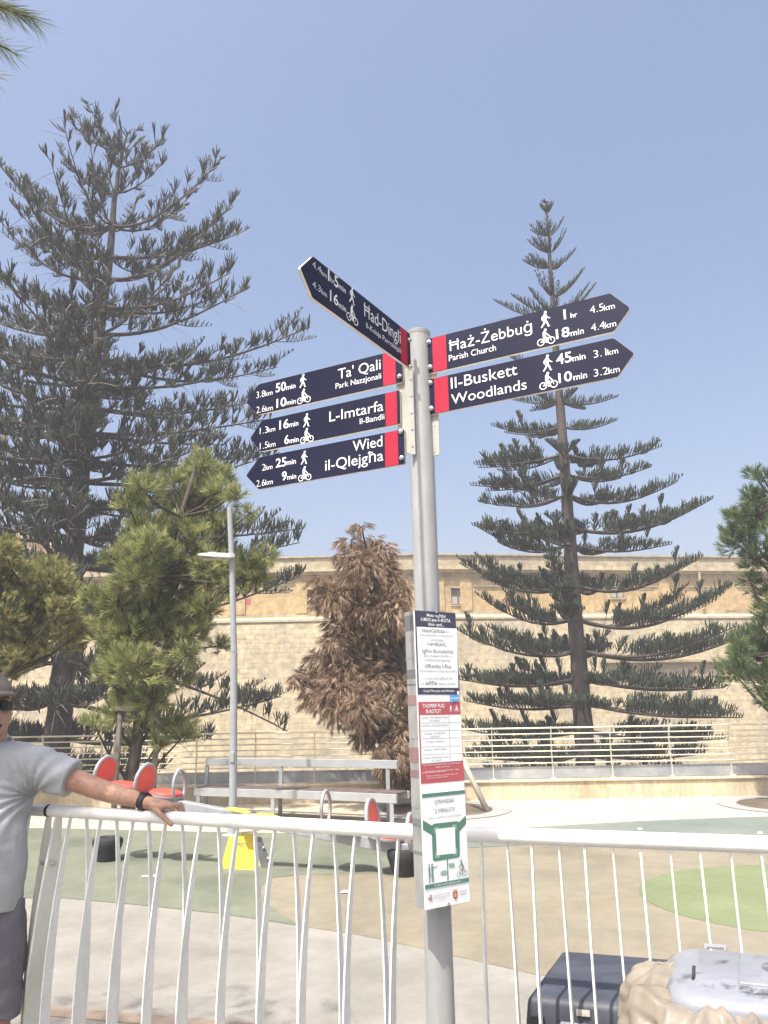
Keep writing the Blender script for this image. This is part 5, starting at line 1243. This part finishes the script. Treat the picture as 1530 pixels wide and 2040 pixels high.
mb.add(vs, fs); mb.build('stub_dish', mat('scorched_dish', [(.10, .10, .11), (.34, .35, .38)], 22, .6, lo=.4, hi=.6), lid, smooth=True)
mb = MB(); mb.prism([gp(.140, .072, LZ + .003), gp(gw - .07, .072, LZ + .003), gp(gw - .07, gdep - .07, LZ + .003), gp(.150, gdep - .07, LZ + .003)], V((0, 0, .0075))); mb.build('raised_panel', M['binlid'], lid, bevel=.004, seg=3, fix=True, smooth=True, autosmooth=35)
mb = MB(); mb.box(gp(.058, .13, LZ - .0115), (.012, .085, .03), (gd, gn, V((0, 0, 1)))); mb.build('lid_slot', M['blackplastic'], lid)
mb = MB(); mb.beam(gp(.075, gdep + .004, LZ - .002), gp(.125, gdep + .008, LZ - .002), .016, .007); mb.box(gp(.079, gdep - .008, LZ - .004), (.007, .022, .010), (gd, gn, V((0, 0, 1)))); mb.box(gp(.121, gdep - .008, LZ - .004), (.007, .022, .010), (gd, gn, V((0, 0, 1)))); mb.build('hinge', M['binlid'], lid, bevel=.002)
def rr2(ins, z): return rrect(ins, z)
mb = MB(); rings = [rrect(.075, .06), rrect(.03, .95), rrect(.02, .99)]; vs = [p for r in rings for p in r]
fs = [(i * m_ + k, i * m_ + (k + 1) % m_, (i + 1) * m_ + (k + 1) % m_, (i + 1) * m_ + k) for i in range(2) for k in range(m_)] + [tuple(range(m_))[::-1], tuple(2 * m_ + k for k in range(m_))]
mb.add(vs, fs); mb.build('body', M['binbody'], t, smooth=True, autosmooth=50, fix=True)
for a_ in (.08, gw - .08):
    mb = MB(); mb.tube([gp(a_ - .025, gdep - .03, .10), gp(a_ + .025, gdep - .03, .10)], .10, 20); mb.build('wheel', M['blackplastic'], t, smooth=True, autosmooth=40)
# bin liner folded over the rim, bulging out under the lid
from mathutils import noise
rnd = random.Random(4)
mb = MB(); path = []
nU, nV = 420, 64
R0 = rrect(.01, 0, .08, 40); per = [0]
for i in range(len(R0)): per.append(per[-1] + (R0[(i + 1) % len(R0)] - R0[i]).length)
cen = gp(gw / 2, gdep / 2, 0)
def rim(f):
    s = f * per[-1]
    for i in range(len(R0)):
        if per[i + 1] >= s: return R0[i].lerp(R0[(i + 1) % len(R0)], (s - per[i]) / max(1e-9, per[i + 1] - per[i]))
    return R0[0]
vs = []
for i in range(nU):
    f = i / nU; c = rim(f); o_ = (rim((f + .004) % 1) - rim((f - .004) % 1)).normalized(); o_ = V((o_.y, -o_.x, 0))
    a_ = (c - G0).dot(gd); b_ = (c - G0).dot(gn)
    fat = .80 + (.25 if b_ < .06 else 0) + .62 * max(0, 1 - a_ / .14) * (.5 + .5 * math.sin(max(0, min(1, b_ / gdep)) * PI))     # fatter on the left side
    fat = max(.25, fat * (1 + .35 * noise.noise(V((f * 17, 3, 1)))))
    for j in range(nV + 1):
        an = -PI * .62 + PI * 1.27 * j / nV
        q3 = V((c.x, c.y, 0)) + o_ * (.05 * math.cos(an)) + V((0, 0, .055 * math.sin(an)))
        q3 = q3 + V((noise.noise(q3 * 9), noise.noise(q3 * 9 + V((5, 1, 2))), noise.noise(q3 * 9 + V((1, 7, 3))))) * .03
        d1 = noise.voronoi(V((q3.x * 22, q3.y * 22, q3.z * 13)))[0]; d2 = noise.voronoi(q3 * 58)[0]
        wr = .040 * (d1[0] - .4) + .014 * (d2[0] - .4) + .008 * noise.noise(V((f * 22, an * 1.0, 2)))
        rr_ = .052 * fat + wr
        vs.append(V((c.x, c.y, LZ - .088)) + o_ * (rr_ * 1.25 * math.cos(an) + .006) + V((0, 0, rr_ * .95 * math.sin(an) * (1.0 if an > 0 else 1.9))))
fs = [(i * (nV + 1) + j, ((i + 1) % nU) * (nV + 1) + j, ((i + 1) % nU) * (nV + 1) + j + 1, i * (nV + 1) + j + 1) for i in range(nU) for j in range(nV)]
mb.add(vs, fs); bag = tag(mb.build('bin_liner', M['bag'], smooth=True), 'crumpled shiny beige plastic bag bulging from under the grey bin lid', 'plastic bag')
for (px, py, lab) in ((1275, 1652, 'tiny white scrap on the blue grey rubber, left of the other one'), (1514, 1660, 'tiny white scrap on the blue grey rubber near the right edge'), (686, 1778, 'tiny white scrap on the beige rubber below the bench'), (300, 1746, 'small white straw lying on the sage rubber behind the white railing')):
    c = at_z(px, py, .012); L_s = .09 if 'straw' in lab else .035; mb = MB()
    mb.prism([c + V((-L_s, -.010, 0)), c + V((L_s * .8, -.016, 0)), c + V((L_s, .010, .004)), c + V((0, .022 if L_s < .05 else .0, .010)), c + V((-L_s * .7, .014, .003))], V((0, 0, .006)))
    tag(mb.build('litter_scrap', M['white'], fix=True), lab, 'litter', 'scraps on the play surface')
#SECTION person
# ------------------------------------------------------------------ person
def remesh(mb, name, m, parent, vox, smooth_it=4, fac=.5, folds=None):
    o0 = origin_of(parent)
    me = bpy.data.meshes.new('tmp'); me.from_pydata([(x - o0.x, y - o0.y, z - o0.z) for x, y, z in mb.v], [], mb.f)
    bm = bmesh.new(); bm.from_mesh(me); bmesh.ops.recalc_face_normals(bm, faces=bm.faces); bm.to_mesh(me); bm.free()
    o = bpy.data.objects.new('tmp', me); sc.collection.objects.link(o)
    md = o.modifiers.new('r', 'REMESH'); md.mode = 'VOXEL'; md.voxel_size = vox; md.use_smooth_shade = True
    ms = o.modifiers.new('s', 'SMOOTH'); ms.iterations = smooth_it; ms.factor = fac
    dg = bpy.context.evaluated_depsgraph_get()
    nm = bpy.data.meshes.new_from_object(o.evaluated_get(dg)); nm.name = name
    bpy.data.objects.remove(o); nm.materials.clear()
    for k in (m if isinstance(m, (list, tuple)) else [m]): nm.materials.append(k)
    if folds:
        dv = [v.normal * folds(v.co.x + o0.x, v.co.y + o0.y, v.co.z + o0.z) for v in nm.vertices]
        for v, q in zip(nm.vertices, dv): v.co += q
    nm.polygons.foreach_set('use_smooth', [True] * len(nm.polygons))
    r = bpy.data.objects.new(name, nm); sc.collection.objects.link(r); r.parent = parent
    return r
YM = 3.36
def W_px(x, y, Y=YM): return at_y(x, y, Y)
hx = W_px(-13, 1400).x                                              # head centre
man = thing('person', (hx, YM, 0), 'man in grey polo shirt, cap and sunglasses leaning one arm on the white railing', 'person')
hz = 1.615; hc = V((hx, YM - .01, hz))
f_ = V((.92, -1, -.02)).normalized(); s_r = V((1, .92, 0)).normalized(); u_ = s_r.cross(f_) * 1.0
if u_.z < 0: u_ = -u_
def H(x, y, z): return hc + s_r * x + f_ * y + u_ * z               # x to our right, y forward, z up
sh_l, sh_r = W_px(95, 1522), None
neck = V((hx, YM + .03, 1.46))
shL = V((hx + .185, YM + .02, 1.385)); shR = V((hx - .185, YM + .02, 1.385))
wr = W_px(292, 1603, 3.235); wr.z = max(wr.z, RZ + .052)
hand_c = on_run(RA, dL, 322, 1622)
el = W_px(196, 1572, 3.36)
elR = V((hx - .235, YM + .05, 1.10)); wrR = V((hx - .225, YM - .06, .86))
hipL, hipR = V((hx + .095, YM + .03, .88)), V((hx - .095, YM + .03, .88))
knL, knR = V((hx + .135, YM - .01, .47)), V((hx - .12, YM + .0, .47)); anL, anR = V((hx + .15, YM + .05, .08)), V((hx - .14, YM + .05, .08))
mb = MB()
# head
mb.ell(H(0, -.012, .028), (.071, .092, .105), (s_r, f_, u_), 24, 16); mb.ell(H(0, .020, -.045), (.070, .070, .078), (s_r, f_, u_), 20, 14)
mb.ell(H(0, .058, -.098), (.030, .024, .024), (s_r, f_, u_)); mb.ell(H(.0, .045, -.078), (.048, .035, .032), (s_r, f_, u_))
mb.ell(H(0, .094, -.022), (.013, .020, .014), (s_r, f_, u_)); mb.capsule(H(0, .078, .018), H(0, .096, -.018), .008, .010); 
for s in (-1, 1):
    mb.ell(H(.012 * s, .084, -.026), (.009, .011, .008), (s_r, f_, u_), 10, 8); mb.ell(H(.046 * s, .052, -.022), (.025, .022, .028), (s_r, f_, u_), 12, 8)
    mb.ell(H(.074 * s, -.026, -.008), (.009, .017, .029), (s_r, f_, u_), 12, 10); mb.ell(H(.03 * s, .078, .036), (.024, .012, .008), (s_r, f_, u_), 12, 8)
mb.ell(H(0, .086, -.056), (.023, .010, .006), (s_r, f_, u_), 12, 8); mb.ell(H(0, .082, -.082), (.021, .012, .007), (s_r, f_, u_), 12, 8)
mb.capsule(neck + V((0, .0, -.03)), hc + V((0, .02, -.04)), .062, .056)
# torso under the shirt
mb.ell((hx, YM + .02, 1.27), (.165, .105, .17)); mb.ell((hx, YM + .0, 1.06), (.155, .115, .17)); mb.ell((hx, YM + .02, .90), (.16, .11, .12))
for s in (shL, shR): mb.capsule(s, s.lerp(neck, .6) + V((0, 0, -.01)), .060, .058)
# arms
mb.capsule(shL, el, .054, .042); mb.capsule(el, el.lerp(wr, .35), .042, .040); mb.capsule(el.lerp(wr, .35), wr, .040, .0265)
mb.capsule(shR, elR, .058, .044); mb.capsule(elR, wrR, .044, .028)
# legs
for h, k, a_ in ((hipL, knL, anL), (hipR, knR, anR)):
    mb.capsule(h, k, .088, .058); mb.capsule(k, k.lerp(a_, .35), .056, .056); mb.capsule(k.lerp(a_, .35), a_, .056, .036); mb.capsule(a_ + V((0, .03, -.04)), a_ + V((.02, -.17, -.045)), .035, .028)
# left hand over the rail: palm on top, fingers curling down the far side, thumb down the near side
hd = (hand_c - wr); hd.z = 0; hd = hd.normalized()
fr = V((-nc_.x, -nc_.y, 0))                                         # far side of the rail
top = V((0, 0, RZ + .0242))
kn0 = on_run(RA, dL, 336, 1610); kn = V((kn0.x, kn0.y, 0))
palm = [V((wr.x, wr.y, wr.z)), (wr.lerp(V((kn.x, kn.y, RZ + .045)), .55))]
axp = (V((kn.x, kn.y, RZ + .044)) - wr).normalized(); ayp = V((0, 0, 1)).cross(axp).normalized(); azp = axp.cross(ayp)
pc = wr.lerp(V((kn.x, kn.y, RZ + .042)), .62)
mb.ell(pc, (.054, .046, .017), (axp, ayp, azp), 18, 12); mb.capsule(wr, pc, .026, .020)
for i, (o_, l1, l2, l3) in enumerate(((-.034, .034, .025, .020), (-.011, .040, .029, .022), (.012, .038, .028, .021), (.034, .029, .022, .018))):
    sg = o_ + 0.0
    b0 = pc + axp * (.040 - abs(o_) * .15) + ayp * sg
    far = (axp * .62 + fr * .78).normalized()
    j1 = b0 + (far * .95 + V((0, 0, .05))).normalized() * l1; j2 = j1 + (far * .55 + V((0, 0, -.8))).normalized() * l2; j3 = j2 + (far * -.05 + V((0, 0, -1))).normalized() * l3
    mb.capsule(b0, j1, .0092, .0088, 10); mb.ell(j1, (.0098, .0098, .0098), None, 10, 8); mb.capsule(j1, j2, .0085, .0080, 10); mb.capsule(j2, j3, .0080, .0068, 10)
tb0 = pc - axp * .015 - fr * .028
tip = at_y(341, 1643, (kn0 + nc_ * .042).y); tj = tb0.lerp(tip, .5) + nc_ * .012 + V((0, 0, .006))
mb.capsule(tb0, tj, .0150, .0118, 12); mb.capsule(tj, tip, .0115, .0090, 12)
body = remesh(mb, 'body', M['skin'], man, .0038, 4)
# lips and mouth
mb = MB(); mb.ell(H(0, .0965, -.069), (.021, .007, .009), (s_r, f_, u_), 16, 8); mb.build('mouth', M['mouth'], man, smooth=True)
# hair
mb = MB(); mb.ell(H(0, -.03, .03), (.0775, .088, .085), (s_r, f_, u_), 20, 12); mb.build('hair', M['hair'], man, smooth=True)
# cap with peak
mb = MB(); vs = []; n = 28
prof = [(.0, .145), (.3, .141), (.6, .124), (.85, .092), (.98, .075), (1.0, .056)]
for k_, z in prof[::-1]:
    for j in range(n): vs.append(H(.0765 * k_ * math.cos(2 * PI * j / n), -.010 + .100 * k_ * math.sin(2 * PI * j / n), z + .008))
fs = [(i * n + j, i * n + (j + 1) % n, (i + 1) * n + (j + 1) % n, (i + 1) * n + j) for i in range(len(prof) - 1) for j in range(n)]
mb.add(vs, fs)
pk = []
for j in range(15):
    an = PI * (.08 + .84 * j / 14); c_, s_ = math.cos(an), math.sin(an)
    for rr_, dz in ((.98, .072), (1.72, .058)): pk.append((.0785 * c_ * (rr_ if rr_ < 1 else 1.02), -.010 + .100 * s_ * (1 if rr_ < 1 else 1) + (0 if rr_ < 1 else .070 * s_), dz - .004 * abs(c_) ** 2))
b = [H(*p) for p in pk] + [H(p[0], p[1], p[2] - .006) for p in pk]; L2 = len(pk)
fs = []
for j in range(14):
    fs += [(2 * j, 2 * j + 1, 2 * j + 3, 2 * j + 2), (L2 + 2 * j, L2 + 2 * j + 2, L2 + 2 * j + 3, L2 + 2 * j + 1), (2 * j + 1, L2 + 2 * j + 1, L2 + 2 * j + 3, 2 * j + 3)]
mb.add(b, fs); cp_ = mb.build('cap', M['cap'], man, smooth=True, autosmooth=60, fix=True)
# sunglasses: wrap-around
mb = MB(); vs = []
n = 20
for j in range(n + 1):
    an = PI * (.0 + 1.0 * j / n); c_, s_ = math.cos(an), math.sin(an)
    hh = .022 - .006 * abs(c_) ** 3 - (.010 if abs(c_) < .10 else 0) * .6
    for z in (-hh, hh): vs.append(H(.0795 * c_, .004 + .093 * s_, .013 + z))
mb.add(vs, [(2 * j, 2 * j + 2, 2 * j + 3, 2 * j + 1) for j in range(n)])
mb.add([H(.0795, .004, .020), H(.0795, .004, .012), H(.080, -.08, .022), H(.080, -.08, .016)], [(0, 1, 3, 2)]); mb.add([H(-.0795, .004, .020), H(-.0795, .004, .012), H(-.080, -.08, .022), H(-.080, -.08, .016)], [(0, 2, 3, 1)])
mb.build('sunglasses', M['lens'], man, smooth=True)
# polo shirt
mb = MB()
mb.ell((hx, YM + .02, 1.27), (.198, .130, .185), None, 24, 14); mb.ell((hx, YM - .01, 1.07), (.185, .142, .22), None, 24, 14)
tb = MB(); tb.tube([(hx, YM, 1.37), (hx, YM, 1.31), (hx, YM, 1.15), (hx, YM, 1.0), (hx, YM, .835)], [.12, .178, .194, .194, .190], 28); mb.add([(x, YM + (y - YM) * .72, z) for x, y, z in tb.v], tb.f)
for s in (shL, shR): mb.capsule(s + V((0, 0, -.008)), s.lerp(neck, .55) + V((0, 0, -.012)), .078, .070)
sl = shL.lerp(el, .60); mb.tube([shL + V((-.05, 0, -.01)), shL, sl], [.078, .084, .080], 18); mb.ell(shL + V((-.03, 0, -.06)), (.07, .08, .08))
sl2 = shR.lerp(elR, .60); mb.tube([shR, sl2], [.086, .080], 18)
mb.tube([neck + V((0, .005, -.05)), neck + V((0, .0, .018))], [.090, .074], 18)
nv = []
for (x, y, z) in mb.v:                                              # loosen the torso tube: flatten front to back, cloth folds
    k = .008 * noise.noise(V((x * 9, y * 9, z * 7))); nv.append((x + k, y + k, z + k * .6))
mb.v = nv
def shirt_folds(x, y, z):
    d = ((x - hx - .2) ** 2 + (z - 1.27) ** 2) ** .5                 # folds radiate from the armpit
    an = math.atan2(z - 1.27, x - hx - .2)
    a_ = .0075 * math.exp(-d * 5) * math.sin(an * 15 + 3 * noise.noise(V((x * 6, y * 6, z * 6))))
    b_ = -.011 * max(0, .32 - abs(noise.noise(V((x * 5 + z * 3, y * 5, z * 9 - x * 4))))) + .002
    return a_ + b_ * (1.3 if z < 1.15 else .7)
shirt = remesh(mb, 'polo_shirt', M['shirt'], man, .006, 3, .5, shirt_folds)
# collar flaps
mb = MB(); n = 24
ring = []
for j in range(n + 1):
    an = -PI / 2 + .28 + (2 * PI - .56) * j / n
    c_, s_ = math.cos(an), math.sin(an)
    a0 = V((hx + .074 * c_, YM + .032 + .070 * s_, 1.480 + .020 * s_)); a1 = V((hx + .116 * c_, YM + .028 + .108 * s_, 1.428 + .026 * s_ - (.02 if j in (0, n) else 0)))
    ring += [a0, a1, a1 + V((-.006 * c_, -.006 * s_, -.004)), a0 + V((-.006 * c_, -.006 * s_, -.01))]
fs = []
for j in range(n):
    for k in range(4): fs.append((4 * j + k, 4 * j + 4 + k, 4 * j + 4 + (k + 1) % 4, 4 * j + (k + 1) % 4))
fs += [(0, 1, 2, 3), (4 * n + 3, 4 * n + 2, 4 * n + 1, 4 * n)]
mb.add(ring, fs); mb.build('collar', M['shirt'], shirt, smooth=True, autosmooth=50, fix=True)
# shorts
mb = MB(); mb.tube([(hx, YM + .02, .95), (hx, YM + .02, .80)], [.170, .185], 24); mb.ell((hx, YM + .03, .80), (.185, .135, .10))
for h, k in ((hipL, knL), (hipR, knR)): mb.tube([h + V((0, 0, -.02)), h.lerp(k, .5), k + V((0, 0, -.02))], [.110, .102, .098], 20)
nv = []
for (x, y, z) in mb.v:
    if z > .78: y = YM + .02 + (y - YM - .02) * .74
    k = .012 * noise.noise(V((x * 8, y * 8, z * 10))); nv.append((x + k, y + k, z))
mb.v = nv; remesh(mb, 'shorts', M['shorts'], man, .0065, 3, .5, lambda x, y, z: -.022 * max(0, .30 - abs(noise.noise(V((x * 7, y * 7, z * 13 - x * 6))))) + .003)
# wristband
mb = MB(); wd_ = (wr - el).normalized(); c = wr - wd_ * .012; mb.tube([c - wd_ * .013, c + wd_ * .013], [.0345, .0335], 20); q = V((0, 0, 1)); mb.box(c + V((0, -.006, .030)), (.030, .026, .012), (wd_, V((0, 0, 1)).cross(wd_).normalized(), wd_.cross(V((0, 0, 1)).cross(wd_).normalized()))); mb.build('wristband', M['black'], man, smooth=True, autosmooth=40)
for a_ in (anL, anR):
    mb = MB(); mb.ell(a_ + V((.01, -.06, -.045)), (.050, .145, .045), None, 18, 10); mb.build('shoe', M['black'], man, smooth=True)

# ------------------------------------------------------------------ thin haze volume added to lift dark tones, standing in for lens glare
hm = bpy.data.materials.new('haze_air'); hm.use_nodes = True
hn = hm.node_tree.nodes; hl = hm.node_tree.links
hn.remove(hn['Principled BSDF'])
pv = hn.new('ShaderNodeVolumePrincipled'); pv.inputs['Color'].default_value = (.95, .94, .98, 1); pv.inputs['Density'].default_value = .0027; pv.inputs['Anisotropy'].default_value = 0.0
hl.new(pv.outputs[0], hn['Material Output'].inputs['Volume'])
mb = MB(); mb.box((0, 195, 9.75), (640, 450, 34.5)); tag(mb.build('haze', hm), kind='stuff')
